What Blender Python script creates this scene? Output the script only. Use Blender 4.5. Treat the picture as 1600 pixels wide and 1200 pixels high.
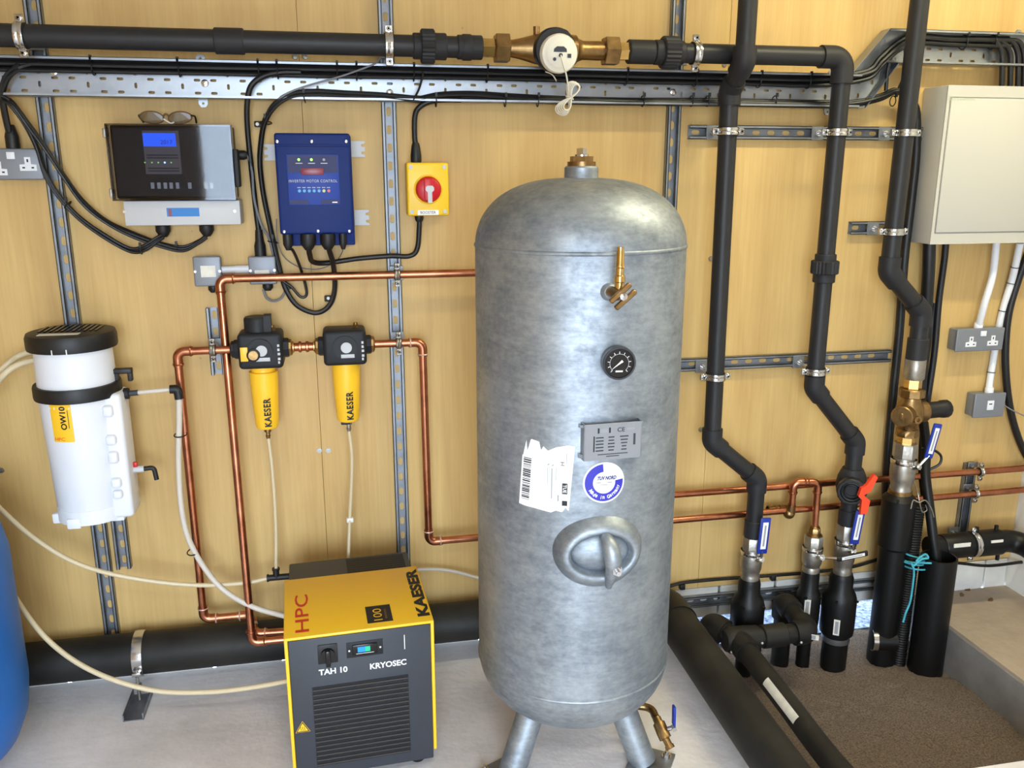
import bpy, bmesh, math, random
from mathutils import Vector, Matrix, Quaternion, noise as mnoise
from mathutils.geometry import tessellate_polygon
random.seed(7)
for o in list(bpy.data.objects): bpy.data.objects.remove(o)
SC = bpy.context.scene
COL = SC.collection
PI = math.pi
V3 = Vector

# ------------------------------------------------------------------ camera
FPX, YAW, PITCH, CD, CH = 1340.0, math.radians(11.1), math.radians(14.2), 2.575, 1.552
CAM = V3((0, -CD, CH))
cf = V3((math.sin(YAW)*math.cos(PITCH), math.cos(YAW)*math.cos(PITCH), -math.sin(PITCH)))
cr = V3((math.cos(YAW), -math.sin(YAW), 0)); cu = cr.cross(cf)
cd = bpy.data.cameras.new('camera'); cam = bpy.data.objects.new('camera', cd); COL.objects.link(cam)
cd.sensor_width = 36; cd.lens = 36*FPX/1600; cd.clip_start = .02
m = Matrix((cr, cu, -cf)).transposed().to_4x4(); m.translation = CAM; cam.matrix_world = m
SC.camera = cam
# ------------------------------------------------------------------ world, daylight, exposure
w = bpy.data.worlds.new('sky'); SC.world = w; w.use_nodes = True
w.node_tree.nodes['Background'].inputs[0].default_value = (.70, .84, 1, 1)
w.node_tree.nodes['Background'].inputs[1].default_value = 18.5
def area(name, loc, rot, sx, sy, power, col):
    l = bpy.data.lights.new(name, 'AREA'); l.shape = 'RECTANGLE'; l.size = sx; l.size_y = sy
    l.energy = power; l.color = col
    o = bpy.data.objects.new(name, l); COL.objects.link(o); o.location = loc; o.rotation_euler = rot
    return o
# the open door behind the photographer is the daylight source; a portal in it guides the sampling of the sky
po = area('door_portal', (-.13, -4.45, 1.025), (math.radians(90), 0, 0), 1.70, 2.05, 1, (1, 1, 1)); po.data.cycles.is_portal = True
SC.view_settings.view_transform = 'Standard'; SC.view_settings.look = 'None'
SC.view_settings.gamma = 1; SC.view_settings.use_curve_mapping = False
SC.view_settings.exposure = 0.09

# ------------------------------------------------------------------ pixel -> place helpers
def ray(px, py): return cf + cr*((px-800)/FPX) - cu*((py-600)/FPX)
def W(px, py, off=0.0):
    d = ray(px, py); return CAM + d*((CD-off)/d.y)
def F(px, py, z=0.0):
    d = ray(px, py); return CAM + d*((z-CH)/d.z)
def hit(px, py, p, n):
    d = ray(px, py); return CAM + d*((p-CAM).dot(n)/d.dot(n))
def WS(pts, off): return [W(p[0], p[1], p[2] if len(p) > 2 else off) for p in pts]

# ------------------------------------------------------------------ materials
def lin(c):
    return tuple((x/255/12.92 if x <= 10.3 else ((x/255+.055)/1.055)**2.4) for x in c)
MATS = {}
def mat(name, c, rough=.5, metal=0, var=0, scale=8, stretch=(1, 1, 1), bump=0, bscale=None, c2=None, spec=.5, coat=0, emit=0, trans=0, alpha=1, rvar=0, detail=4):
    M = bpy.data.materials.new(name); M.use_nodes = True; nt = M.node_tree; N = nt.nodes; L = nt.links
    b = N['Principled BSDF']; c = lin(c)
    b.inputs['Base Color'].default_value = (*c, 1); b.inputs['Roughness'].default_value = rough
    b.inputs['Metallic'].default_value = metal; b.inputs['Specular IOR Level'].default_value = spec
    b.inputs['Coat Weight'].default_value = coat
    if emit: b.inputs['Emission Color'].default_value = (*c, 1); b.inputs['Emission Strength'].default_value = emit
    if trans: b.inputs['Transmission Weight'].default_value = trans; b.inputs['IOR'].default_value = 1.3
    if alpha < 1: b.inputs['Alpha'].default_value = alpha
    if var or bump or c2 or rvar:
        tc = N.new('ShaderNodeTexCoord'); mp = N.new('ShaderNodeMapping'); mp.inputs['Scale'].default_value = stretch
        L.new(tc.outputs['Object'], mp.inputs[0])
        nz = N.new('ShaderNodeTexNoise'); nz.inputs['Scale'].default_value = scale; nz.inputs['Detail'].default_value = detail
        nz.inputs['Roughness'].default_value = .6; L.new(mp.outputs[0], nz.inputs['Vector'])
        if var or c2:
            d = lin(c2) if c2 else None
            lo = d or tuple(x*(1-var) for x in c); hi = c if d else tuple(min(1, x*(1+var)) for x in c)
            rp = N.new('ShaderNodeValToRGB'); rp.color_ramp.elements[0].position = .3; rp.color_ramp.elements[1].position = .7
            rp.color_ramp.elements[0].color = (*lo, 1); rp.color_ramp.elements[1].color = (*hi, 1)
            L.new(nz.outputs['Fac'], rp.inputs[0]); L.new(rp.outputs[0], b.inputs['Base Color'])
        if rvar:
            mr = N.new('ShaderNodeMapRange'); mr.inputs['To Min'].default_value = max(.02, rough-rvar); mr.inputs['To Max'].default_value = rough+rvar
            L.new(nz.outputs['Fac'], mr.inputs[0]); L.new(mr.outputs[0], b.inputs['Roughness'])
        if bump:
            n2 = N.new('ShaderNodeTexNoise'); n2.inputs['Scale'].default_value = bscale or scale; n2.inputs['Detail'].default_value = 3
            L.new(mp.outputs[0], n2.inputs['Vector'])
            bp = N.new('ShaderNodeBump'); bp.inputs['Strength'].default_value = bump; bp.inputs['Distance'].default_value = .004
            L.new(n2.outputs['Fac'], bp.inputs['Height']); L.new(bp.outputs[0], b.inputs['Normal'])
    MATS[name] = M; return M

def ply_material():
    M = bpy.data.materials.new('plywood'); M.use_nodes = True; nt = M.node_tree; N = nt.nodes; L = nt.links; b = N['Principled BSDF']
    tc = N.new('ShaderNodeTexCoord')
    def noise_(scale, st, det, rough=.55, dist=0):
        mp = N.new('ShaderNodeMapping'); mp.inputs['Scale'].default_value = st; L.new(tc.outputs['Object'], mp.inputs[0])
        n = N.new('ShaderNodeTexNoise'); n.inputs['Scale'].default_value = scale; n.inputs['Detail'].default_value = det
        n.inputs['Roughness'].default_value = rough; n.inputs['Distortion'].default_value = dist; L.new(mp.outputs[0], n.inputs['Vector']); return n
    a = noise_(2.2, (3.5, 1, .55), 5, .6, .6); g = noise_(30, (4, 1, .12), 4); k = noise_(26, (1, 1, 1), 2)
    def ramp(n, p0, p1, c0, c1):
        r = N.new('ShaderNodeValToRGB'); e = r.color_ramp.elements; e[0].position = p0; e[1].position = p1
        e[0].color = (*lin(c0), 1); e[1].color = (*lin(c1), 1); L.new(n.outputs['Fac'], r.inputs[0]); return r
    ra = ramp(a, .3, .7, (198, 163, 104), (216, 184, 122)); rg = ramp(g, .25, .75, (232, 226, 214), (255, 255, 255))
    rk = ramp(k, .79, .83, (255, 255, 255), (140, 100, 60))
    def mul(x, y, f=1.0):
        q = N.new('ShaderNodeMix'); q.data_type = 'RGBA'; q.blend_type = 'MULTIPLY'; q.inputs[0].default_value = f
        L.new(x, q.inputs[6]); L.new(y, q.inputs[7]); return q.outputs[2]
    L.new(mul(mul(ra.outputs[0], rg.outputs[0], .6), rk.outputs[0], .7), b.inputs['Base Color'])
    b.inputs['Roughness'].default_value = .5; b.inputs['Specular IOR Level'].default_value = .35
    MATS['ply'] = M
def galv_material():
    M = bpy.data.materials.new('galvanised'); M.use_nodes = True; nt = M.node_tree; N = nt.nodes; L = nt.links; b = N['Principled BSDF']
    tc = N.new('ShaderNodeTexCoord')
    def nz(scale, st, det, rough=.6):
        mp = N.new('ShaderNodeMapping'); mp.inputs['Scale'].default_value = st; L.new(tc.outputs['Object'], mp.inputs[0])
        n = N.new('ShaderNodeTexNoise'); n.inputs['Scale'].default_value = scale; n.inputs['Detail'].default_value = det
        n.inputs['Roughness'].default_value = rough; L.new(mp.outputs[0], n.inputs['Vector']); return n
    a = nz(6, (1, 1, 1), 6, .7); s = nz(14, (.8, .8, 4), 6, .7); f = nz(55, (1, 1, 1.6), 3)
    def math_(op, x, y):
        q = N.new('ShaderNodeMath'); q.operation = op
        for i, t in enumerate((x, y)):
            if isinstance(t, (int, float)): q.inputs[i].default_value = t
            else: L.new(t, q.inputs[i])
        return q.outputs[0]
    t = math_('ADD', math_('MULTIPLY', a.outputs['Fac'], .55), math_('ADD', math_('MULTIPLY', s.outputs['Fac'], .23), math_('MULTIPLY', f.outputs['Fac'], .22)))
    r = N.new('ShaderNodeValToRGB'); e = r.color_ramp.elements; e[0].position = .34; e[1].position = .66
    e[0].color = (*lin((110, 119, 128)), 1); e[1].color = (*lin((182, 190, 198)), 1); L.new(t, r.inputs[0]); L.new(r.outputs[0], b.inputs['Base Color'])
    mr = N.new('ShaderNodeMapRange'); mr.inputs['From Min'].default_value = .35; mr.inputs['From Max'].default_value = .65
    mr.inputs['To Min'].default_value = .60; mr.inputs['To Max'].default_value = .42; L.new(t, mr.inputs[0]); L.new(mr.outputs[0], b.inputs['Roughness'])
    bp = N.new('ShaderNodeBump'); bp.inputs['Strength'].default_value = .25; bp.inputs['Distance'].default_value = .003; L.new(t, bp.inputs['Height']); L.new(bp.outputs[0], b.inputs['Normal'])
    b.inputs['Metallic'].default_value = .8
    MATS['galv'] = M
ply_material(); galv_material()
mat('concrete', (224, 220, 221), .85, var=.2, scale=3, bump=.35, bscale=40, detail=8)
mat('ledge', (168, 152, 134), .9, var=.15, scale=5, bump=.4, bscale=50)
mat('yard', (116, 112, 106), .9, var=.1, scale=2)
mat('concrete_edge', (134, 130, 126), .9, var=.2, scale=7, bump=.4, bscale=60)
mat('sand', (134, 119, 107), .95, c2=(70, 58, 49), scale=190, bump=.7, bscale=260, detail=6)
mat('white_block', (205, 203, 198), .85, var=.15, scale=6, bump=.3, bscale=40)
mat('white_wall', (222, 219, 212), .8, var=.05, scale=4)
mat('ceiling_paint', (225, 222, 214), .9)
mat('gravel', (190, 208, 236), .8, c2=(50, 74, 118), scale=70)
mat('zinc', (158, 163, 170), .38, .9, var=.16, scale=9, rvar=.1)
mat('zinc_dull', (140, 144, 150), .5, .8, var=.25, scale=12, rvar=.1)
mat('chrome', (205, 206, 208), .2, 1)
mat('pvc', (38, 38, 40), .45, var=.06, scale=5, spec=.35)
mat('pvc_fit', (40, 40, 43), .55, var=.06, scale=9, spec=.3)
mat('hdpe', (12, 12, 13), .45, spec=.35, var=.3, scale=7, bump=.06, bscale=30)
mat('hdpe_dusty', (44, 42, 38), .58, spec=.35, c2=(13, 13, 14), scale=6, detail=8)
mat('cable', (16, 16, 18), .45, var=.2, scale=20)
mat('cable_grey', (120, 122, 126), .5)
mat('cable_white', (225, 220, 205), .5)
mat('rubber', (14, 14, 14), .7)
mat('copper', (208, 138, 104), .3, 1, c2=(160, 98, 72), scale=14, stretch=(1, 1, 1), rvar=.08)
mat('solder', (222, 200, 188), .4, .6)
mat('fin', (78, 73, 68), .5)
mat('brass', (172, 140, 94), .38, 1, c2=(124, 98, 64), scale=22, bump=.15, bscale=120)
mat('brass_bright', (214, 178, 112), .25, 1, var=.2, scale=20)
mat('nickel', (164, 159, 150), .40, .9, var=.2, scale=30, bump=.15, bscale=120)
mat('yellow', (252, 198, 44), .38, var=.03, scale=3)
mat('yellow_iso', (244, 200, 36), .38)
mat('slate', (50, 54, 62), .5, var=.08, scale=6)
mat('slate_dark', (30, 32, 36), .55, spec=.35, var=.1, scale=14)
mat('black', (18, 18, 20), .5)
mat('black_gloss', (14, 14, 16), .25)
mat('blue_paint', (16, 40, 104), .5, var=.05, scale=4, spec=.22)
mat('blue_panel', (40, 66, 152), .45, spec=.25)
mat('blue_panel_dark', (44, 46, 90), .45, spec=.25)
mat('blue_vessel', (20, 98, 178), .45, var=.08, scale=4)
mat('blue_lever', (22, 50, 150), .4)
mat('orange_red', (245, 74, 40), .45)
mat('red', (196, 26, 38), .35)
mat('red_dim', (128, 44, 64), .3)
mat('red_print', (214, 50, 30), .5)
mat('white', (236, 236, 236), .5)
mat('white_plastic', (226, 229, 236), .42, var=.02, scale=4)
mat('paper', (240, 240, 240), .6)
mat('paper_dirty', (225, 222, 212), .7, var=.1, scale=40)
mat('print_grey', (150, 152, 156), .6)
mat('ink', (24, 24, 28), .5)
mat('ink_blue', (48, 48, 176), .5)
mat('grey_box', (128, 132, 140), .42, var=.05, scale=9, metal=.25)
mat('light_grey', (192, 194, 198), .45)
mat('cabinet', (186, 184, 176), .45)
mat('cabinet_print', (160, 180, 150), .5)
mat('hose', (224, 208, 172), .3, alpha=.82)
mat('hose_milky', (216, 208, 196), .4, alpha=.9)
mat('clear', (235, 240, 245), .08, trans=1, alpha=.55)
def clear_cover():
    M = bpy.data.materials.new('smoked'); M.use_nodes = True; N = M.node_tree.nodes; L = M.node_tree.links
    for n in list(N):
        if n.type == 'BSDF_PRINCIPLED': N.remove(n)
    t = N.new('ShaderNodeBsdfTransparent'); t.inputs[0].default_value = (.74, .75, .79, 1); g = N.new('ShaderNodeBsdfGlossy'); g.inputs['Roughness'].default_value = .04
    f = N.new('ShaderNodeFresnel'); f.inputs[0].default_value = 1.36; mx_ = N.new('ShaderNodeMixShader')
    L.new(f.outputs[0], mx_.inputs[0]); L.new(t.outputs[0], mx_.inputs[1]); L.new(g.outputs[0], mx_.inputs[2]); L.new(mx_.outputs[0], N['Material Output'].inputs[0]); MATS['smoked'] = M
clear_cover()
mat('lens', (225, 215, 185), .05, alpha=.10)
mat('lcd', (20, 95, 255), .4, emit=.95)
mat('keypad', (112, 106, 106), .5)
mat('plate_grey', (146, 148, 152), .5, .3)
mat('ink_navy', (26, 26, 120), .5)
mat('led_green', (150, 235, 90), .4, emit=1.2)
mat('led_blue', (150, 200, 255), .4, emit=3)
mat('screen_blue', (30, 130, 220), .4, emit=.5)
mat('screen_green', (30, 170, 130), .4, emit=.45)
mat('cyan', (70, 170, 190), .7, var=.2, scale=60)
mat('grip_blue', (60, 150, 220), .5)
mat('tape_blue', (38, 120, 196), .5)
mat('button_blue', (70, 150, 205), .4); mat('button_yellow', (190, 190, 110), .4); mat('button_red', (190, 80, 90), .4)
mat('wood_dark', (104, 74, 44), .7, var=.2, scale=20)
mat('tube_light', (255, 244, 214), .5, emit=6)

# ------------------------------------------------------------------ mesh builder
def frame_of(axis, ref=None):
    z = V3(axis).normalized()
    ref = V3(ref) if ref is not None else (V3((0, 0, 1)) if abs(z.z) < .9 else V3((0, -1, 0)))
    x = (ref - z*ref.dot(z)).normalized(); return x, z.cross(x), z
class MB:
    def __init__(s): s.v = []; s.f = []
    def add(s, vs, fs):
        o = len(s.v); s.v += [V3(p) for p in vs]; s.f += [[i+o for i in q] for q in fs]; return s
    def box(s, lo, hi, M=None):
        lo, hi = V3(lo), V3(hi)
        vs = [V3((x, y, z)) for z in (lo.z, hi.z) for y in (lo.y, hi.y) for x in (lo.x, hi.x)]
        if M: vs = [M @ p for p in vs]
        return s.add(vs, [(0, 2, 3, 1), (4, 5, 7, 6), (0, 1, 5, 4), (2, 6, 7, 3), (0, 4, 6, 2), (1, 3, 7, 5)])
    def rbox(s, lo, hi, bev=.004, seg=2, M=None):
        lo, hi = V3(lo), V3(hi); c = (lo+hi)/2; d = hi-lo
        b = bmesh.new(); bmesh.ops.create_cube(b, size=1)
        for q in b.verts: q.co = V3((q.co.x*d.x, q.co.y*d.y, q.co.z*d.z))
        bmesh.ops.bevel(b, geom=b.edges[:], offset=min(bev, min(d)*.49), segments=seg, affect='EDGES', profile=.5)
        b.verts.ensure_lookup_table()
        vs = [q.co+c for q in b.verts]
        if M: vs = [M @ p for p in vs]
        s.add(vs, [[q.index for q in fc.verts] for fc in b.faces]); b.free(); return s
    def tube(s, path, r, n=12, caps=True, closed=False):
        P = [V3(p) for p in path]; k = len(P); R = r if isinstance(r, (list, tuple)) else [r]*k
        T = []
        for i in range(k):
            a = P[i-1] if (i or closed) else P[0]; b = P[(i+1) % k] if (i < k-1 or closed) else P[-1]
            t = b-a; T.append(t.normalized() if t.length > 1e-9 else V3((0, 0, 1)))
        x, y, z = frame_of(T[0]); vs = []; fs = []
        for i in range(k):
            if i:
                q = T[i-1].rotation_difference(T[i]); x = q @ x
            x = (x - T[i]*x.dot(T[i])).normalized(); y = T[i].cross(x)
            for j in range(n):
                a = 2*PI*j/n; vs.append(P[i] + (x*math.cos(a)+y*math.sin(a))*R[i])
        for i in range(k-1 if not closed else k):
            for j in range(n):
                a, b = i*n+j, i*n+(j+1) % n; c = ((i+1) % k)*n
                fs.append((a, b, c+(j+1) % n, c+j))
        if caps and not closed: fs += [list(range(n))[::-1], [(k-1)*n+j for j in range(n)]]
        return s.add(vs, fs)
    def cyl(s, a, b, r, n=16, r2=None):
        return s.tube([a, b], [r, r if r2 is None else r2], n)
    def lathe(s, prof, org, axis=(0, 0, 1), n=32, ref=None, closed=False, sq=(1, 1)):
        x, y, z = frame_of(axis, ref); org = V3(org); vs = []; fs = []; k = len(prof)
        for r, h in prof:
            for j in range(n):
                a = 2*PI*j/n; vs.append(org + z*h + x*(r*sq[0]*math.cos(a)) + y*(r*sq[1]*math.sin(a)))
        for i in range(k if closed else k-1):
            for j in range(n):
                c = ((i+1) % k)*n; fs.append((i*n+j, i*n+(j+1) % n, c+(j+1) % n, c+j))
        if not closed:
            if prof[0][0] > 1e-6: fs.append(list(range(n))[::-1])
            if prof[-1][0] > 1e-6: fs.append([(k-1)*n+j for j in range(n)])
        return s.add(vs, fs)
    def ring(s, c, axis, R, r, n=32, m=10, **k):
        return s.lathe([(R+r*math.cos(2*PI*i/m), r*math.sin(2*PI*i/m)) for i in range(m)], c, axis, n, closed=True, **k)
    def prism(s, poly, org, u, v, d, holes=()):
        org, u, v, d = V3(org), V3(u), V3(v), V3(d)
        loops = [[V3((p[0], p[1], 0)) for p in poly]] + [[V3((p[0], p[1], 0)) for p in h] for h in holes]
        flat = [p for l in loops for p in l]; tri = tessellate_polygon(loops); n = len(flat)
        vs = [org+u*p.x+v*p.y for p in flat] + [org+u*p.x+v*p.y+d for p in flat]
        fs = [list(t) for t in tri] + [[i+n for i in t[::-1]] for t in tri]; o = 0
        for l in loops:
            k = len(l)
            for i in range(k): fs.append((o+i, o+(i+1) % k, n+o+(i+1) % k, n+o+i))
            o += k
        return s.add(vs, fs)
    def sphere(s, c, r, n=16, sc=(1, 1, 1)):
        k = n//2; prof = [(max(1e-7, math.sin(PI*i/k))*r, -math.cos(PI*i/k)*r) for i in range(k+1)]
        o = len(s.v); s.lathe(prof, (0, 0, 0), (0, 0, 1), n)
        for i in range(o, len(s.v)): p = s.v[i]; s.v[i] = V3((p.x*sc[0], p.y*sc[1], p.z*sc[2])) + V3(c)
        return s
def mb(): return MB()

ORG = {}
def obj(name, b, material, parent=None, smooth=True, ang=38, label=None, kind=None, org=None, fixn=True):
    me = bpy.data.meshes.new(name)
    if parent is not None: o0 = ORG[parent.name]
    elif org is not None: o0 = V3(org)
    else:
        xs = [p.x for p in b.v]; ys = [p.y for p in b.v]; zs = [p.z for p in b.v]
        o0 = V3(((min(xs)+max(xs))/2, (min(ys)+max(ys))/2, min(zs)))
    me.from_pydata([p-o0 for p in b.v], [], b.f)
    if fixn:
        t = bmesh.new(); t.from_mesh(me); bmesh.ops.recalc_face_normals(t, faces=t.faces); t.to_mesh(me); t.free()
    me.materials.append(MATS[material])
    if smooth:
        me.shade_smooth(); me.set_sharp_from_angle(angle=math.radians(ang))
    o = bpy.data.objects.new(name, me); COL.objects.link(o)
    if parent is not None: o.parent = parent
    else: o.location = o0
    ORG[o.name] = o0
    if label: o['label'] = label
    if kind: o['kind'] = kind
    return o
def tag(o, label, cat, group=None):
    o['label'] = label; o['category'] = cat
    if group: o['group'] = group
    return o
def thing(name, label, cat, loc, group=None):
    o = bpy.data.objects.new(name, None); COL.objects.link(o); o.location = loc; o.empty_display_size = .05
    ORG[o.name] = V3(loc); return tag(o, label, cat, group)
def struct(name, b, material, parent=None, **k):
    o = obj(name, b, material, parent, **k)
    if parent is None: o['kind'] = 'structure'
    return o
def fillet(pts, R, n=8):
    P = [V3(p) for p in pts]; out = [P[0]]
    for i in range(1, len(P)-1):
        a, b = (P[i-1]-P[i]), (P[i+1]-P[i]); la, lb = a.length, b.length; a.normalize(); b.normalize()
        th = a.angle(b); r = R[i-1] if isinstance(R, (list, tuple)) else R
        if PI-th < .02: out.append(P[i]); continue
        t = min(r/math.tan(th/2), la*.49, lb*.49); r = t*math.tan(th/2)
        c = P[i] + (a+b).normalized()*(r/math.sin(th/2)); s = P[i]+a*t-c; e = P[i]+b*t-c
        q = s.rotation_difference(e)
        for k in range(n+1): out.append(c + Quaternion().slerp(q, k/n) @ s)
    out.append(P[-1]); return out
def elbow_path(p0, c, p1, R, leg, n=8):
    p0, c, p1 = V3(p0), V3(c), V3(p1); a = (p0-c).normalized(); b = (p1-c).normalized(); t = R/math.tan(a.angle(b)/2)
    return fillet([c+a*(t+leg), c, c+b*(t+leg)], R, n)
def spline(pts, n=8):
    P = [V3(p) for p in pts]; Q = [P[0]*2-P[1]] + P + [P[-1]*2-P[-2]]; out = []
    for i in range(1, len(Q)-2):
        for k in range(n):
            t = k/n; a, b, c, d = Q[i-1:i+3]
            out.append(.5*((2*b)+(c-a)*t+(2*a-5*b+4*c-d)*t*t+(3*b-a-3*c+d)*t**3))
    return out+[P[-1]]
class Fr:          # a flat face: u to the right, v up, n outwards
    def __init__(s, o, u, v): s.o, s.u, s.v = V3(o), V3(u).normalized(), V3(v).normalized(); s.n = s.u.cross(s.v)
    def P(s, u, v, d=0): return s.o+s.u*u+s.v*v+s.n*d
    def uv(s, px, py):
        p = hit(px, py, s.o, s.n)-s.o; return p.dot(s.u), p.dot(s.v)
    def M(s): 
        m = Matrix((s.u, s.v, s.n)).transposed().to_4x4(); m.translation = s.o; return m
def wall_frame(off): return Fr((0, -off, 0), (1, 0, 0), (0, 0, 1))
def plate(fr, u0, v0, u1, v1, d0, d1, b=None):
    b = b or mb(); return b.box((u0, v0, d0), (u1, v1, d1), fr.M())
def rplate(fr, u0, v0, u1, v1, d0, d1, bev=.003, b=None, seg=2):
    b = b or mb(); return b.rbox((u0, v0, d0), (u1, v1, d1), bev, seg, fr.M())
def disc(fr, u, v, r, d0, d1, n=20, b=None):
    b = b or mb(); return b.cyl(fr.P(u, v, d0), fr.P(u, v, d1), r, n)
def text(s, fr, u, v, w, h, mt, parent, rot=0, d=.0006, bold=0, name='lettering', shear=0, space=1):
    cu_ = bpy.data.curves.new('t', 'FONT'); cu_.body = s; cu_.size = 1; cu_.offset = bold; cu_.shear = shear; cu_.space_character = space
    cu_.resolution_u = 3
    to = bpy.data.objects.new('t', cu_); me = bpy.data.meshes.new_from_object(to)
    xs = [q.co.x for q in me.vertices]; ys = [q.co.y for q in me.vertices]
    x0, x1, y0, y1 = min(xs), max(xs), min(ys), max(ys); c, sn = math.cos(rot), math.sin(rot); b = mb(); vs = []
    for q in me.vertices:
        a = ((q.co.x-x0)/(x1-x0)-.5)*w; e = ((q.co.y-y0)/(y1-y0)-.5)*h
        vs.append(fr.P(u+a*c-e*sn, v+a*sn+e*c, d))
    b.add(vs, [list(p.vertices) for p in me.polygons])
    bpy.data.objects.remove(to); bpy.data.meshes.remove(me); bpy.data.curves.remove(cu_)
    return obj(name, b, mt, parent, smooth=False, fixn=False)
def slot(cx, cy, w, h, n=5):          # rounded slot outline, w x h
    r = min(w, h)/2; pts = []
    if w >= h:
        for i in range(n): a = -PI/2+PI*i/(n-1); pts.append((cx+w/2-r+r*math.cos(a), cy+r*math.sin(a)))
        for i in range(n): a = PI/2+PI*i/(n-1); pts.append((cx-w/2+r+r*math.cos(a), cy+r*math.sin(a)))
    else:
        for i in range(n): a = PI*i/(n-1); pts.append((cx+r*math.cos(a), cy+h/2-r+r*math.sin(a)))
        for i in range(n): a = PI+PI*i/(n-1); pts.append((cx+r*math.cos(a), cy-h/2+r+r*math.sin(a)))
    return pts
X, Y, Zv = V3((1, 0, 0)), V3((0, 1, 0)), V3((0, 0, 1))
OUT = V3((0, -1, 0))

# ================================================================== THE ROOM
XL, XR, YF, ZC = -2.4, 2.43, -4.4, 2.7
wb = struct('wall_back', mb().box((XL, .02, .115), (XR+.1, .09, ZC)), 'wood_dark', smooth=False)
seams = [XL, -1.345, -.092, 1.172, XR]
for a, b_ in zip(seams, seams[1:]):
    obj('panel', mb().rbox((a+.0005, 0, .115), (b_-.0005, .019, ZC), .0006, 1), 'ply', wb, ang=20)
kb = struct('trim_1', mb().box((XL, .02, -.005), (XR+.1, .09, .1152)), 'concrete_edge', smooth=False)
kb['label'] = 'white painted block course along the foot of the plywood wall'
x = XL
while x < XR-.05:
    L_ = min(.215, XR-x); obj('block', mb().rbox((x+.004, -.004+random.uniform(0, .004), -.003), (x+L_-.004, .019, .112), .004, 1), 'white_block', kb, ang=20); x += .215
struct('wall_left', mb().box((XL-.1, YF, -.3), (XL, .09, ZC)), 'ply', smooth=False)
struct('wall_right', mb().box((XR, YF, -.3), (XR+.1, .09, ZC)), 'white_wall', smooth=False)
struct('ceiling', mb().box((XL-.1, YF-.1, ZC), (XR+.1, .09, ZC+.1)), 'ceiling_paint', smooth=False)
fw = mb().box((XL-.1, YF-.1, -.3), (-.98, YF, ZC)).box((.72, YF-.1, -.3), (XR+.1, YF, ZC)).box((-.98, YF-.1, 2.05), (.72, YF, ZC)).box((-.98, YF-.1, -.3), (.72, YF, 0))
struct('wall_front', fw, 'ply', smooth=False)
struct('floor_yard', mb().box((-14, -20, -.35), (14, YF-.1, -.06)), 'yard', smooth=False)
struct('gravel_sky_shade', mb().box((.2, .62, -.3), (3.2, .70, 2.8)).box((.2, .09, .9), (3.2, .62, .96)), 'ceiling_paint', smooth=False)  # unseen screen and cover, added to keep sky light off the gravel
PX0, PX1, PY = 1.09, 2.02, -.885
fl = mb().box((XL, YF, -.35), (PX0, 0, 0)).box((PX0, YF, -.35), (PX1, PY, 0))
struct('floor', fl, 'concrete', smooth=False)
le = struct('trim_2', mb().box((PX1, YF, -.35), (XR, 0, 0)), 'ledge', smooth=False); obj('kerb_face', mb().box((PX1-.004, PY, -.34), (PX1, .0, -.012)), 'concrete_edge', le, smooth=False); le['label'] = 'dusty tan concrete ledge right of the sand pit'
# sand in the pit
g = mb(); nx, ny = 96, 92
for j in range(ny+1):
    for i in range(nx+1):
        px_, py_ = PX0+(PX1-PX0)*i/nx, PY+(.06-PY)*j/ny
        q = V3((px_*3, py_*3, 0))
        z_ = -.168+.018*mnoise.noise(q)+.007*mnoise.noise(q*6)+.004*mnoise.noise(q*22)
        z_ += .03*max(0, 1-(px_-PX0)/.18) + .05*max(0, 1-(py_-PY)/.22)
        g.v.append(V3((px_, py_, z_)))
for j in range(ny):
    for i in range(nx):
        a = j*(nx+1)+i; g.f.append([a, a+1, a+nx+2, a+nx+1])
sd = obj('sand', g, 'sand', None, ang=180, kind='stuff'); sd['label'] = 'brown damp sand filling the floor pit around the black pipes'; sd['category'] = 'sand'
gv = obj('gravel', mb().box((PX0-.5, .06, -.25), (PX1+.5, .60, -.155)), 'gravel', None, smooth=False, kind='stuff')
gv['label'] = 'pale bluish gravel outside, seen through the gap under the wall'; gv['category'] = 'gravel'
# scattered dry leaves and grit by the pit edge
for k, (px, py) in enumerate(((1503, 930), (1548, 938), (1512, 922))):
    p = F(px, py); a = random.uniform(0, 3); lf = mb().prism([(.014*math.cos(t)*(1+.3*math.sin(3*t)), .008*math.sin(t)) for t in [2*PI*i/9 for i in range(9)]], p+V3((0, 0, .001)), (math.cos(a), math.sin(a), .1), (-math.sin(a), math.cos(a), .15), (0, 0, .0015))
    tag(obj('dry_leaf', lf, 'wood_dark'), ['brown dry leaf on the concrete ledge nearest the wide black duct', 'brown dry leaf on the concrete ledge farthest right', 'brown dry leaf on the concrete ledge closest to the wall'][k], 'leaf', 'dry leaves on the ledge')

# ceiling lights (out of view, over the wall and an added one near the door)
def ceiling_light(loc, label, power, col):
    t = thing('ceiling_light', label, 'lamp', loc)
    x, y, z = loc
    obj('housing', mb().rbox((x-.65, y-.05, z), (x+.65, y+.05, z+.05), .006), 'white', t)
    obj('tube', mb().cyl((x-.6, y, z-.03), (x+.6, y, z-.03), .013, 12), 'tube_light', t)
    for s in (-1, 1): obj('end_cap', mb().rbox((x+s*.62-.02, y-.02, z-.05), (x+s*.62+.02, y+.02, z+.002), .003), 'white', t)
    a_ = area('lamp_light', (0, 0, -.06), (0, 0, 0), 1.2, .08, power, col); a_.parent = t
ceiling_light((1.75, -.85, 2.648), 'fluorescent batten light on the ceiling above the tank and risers', 24, (1, .92, .60))
ceiling_light((.1, -2.9, 2.648), 'added unseen batten light on the ceiling nearer the door, brightening the floor', 18, (1, .94, .84))  # added lamp, placed away from the wall to lighten the floor

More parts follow.
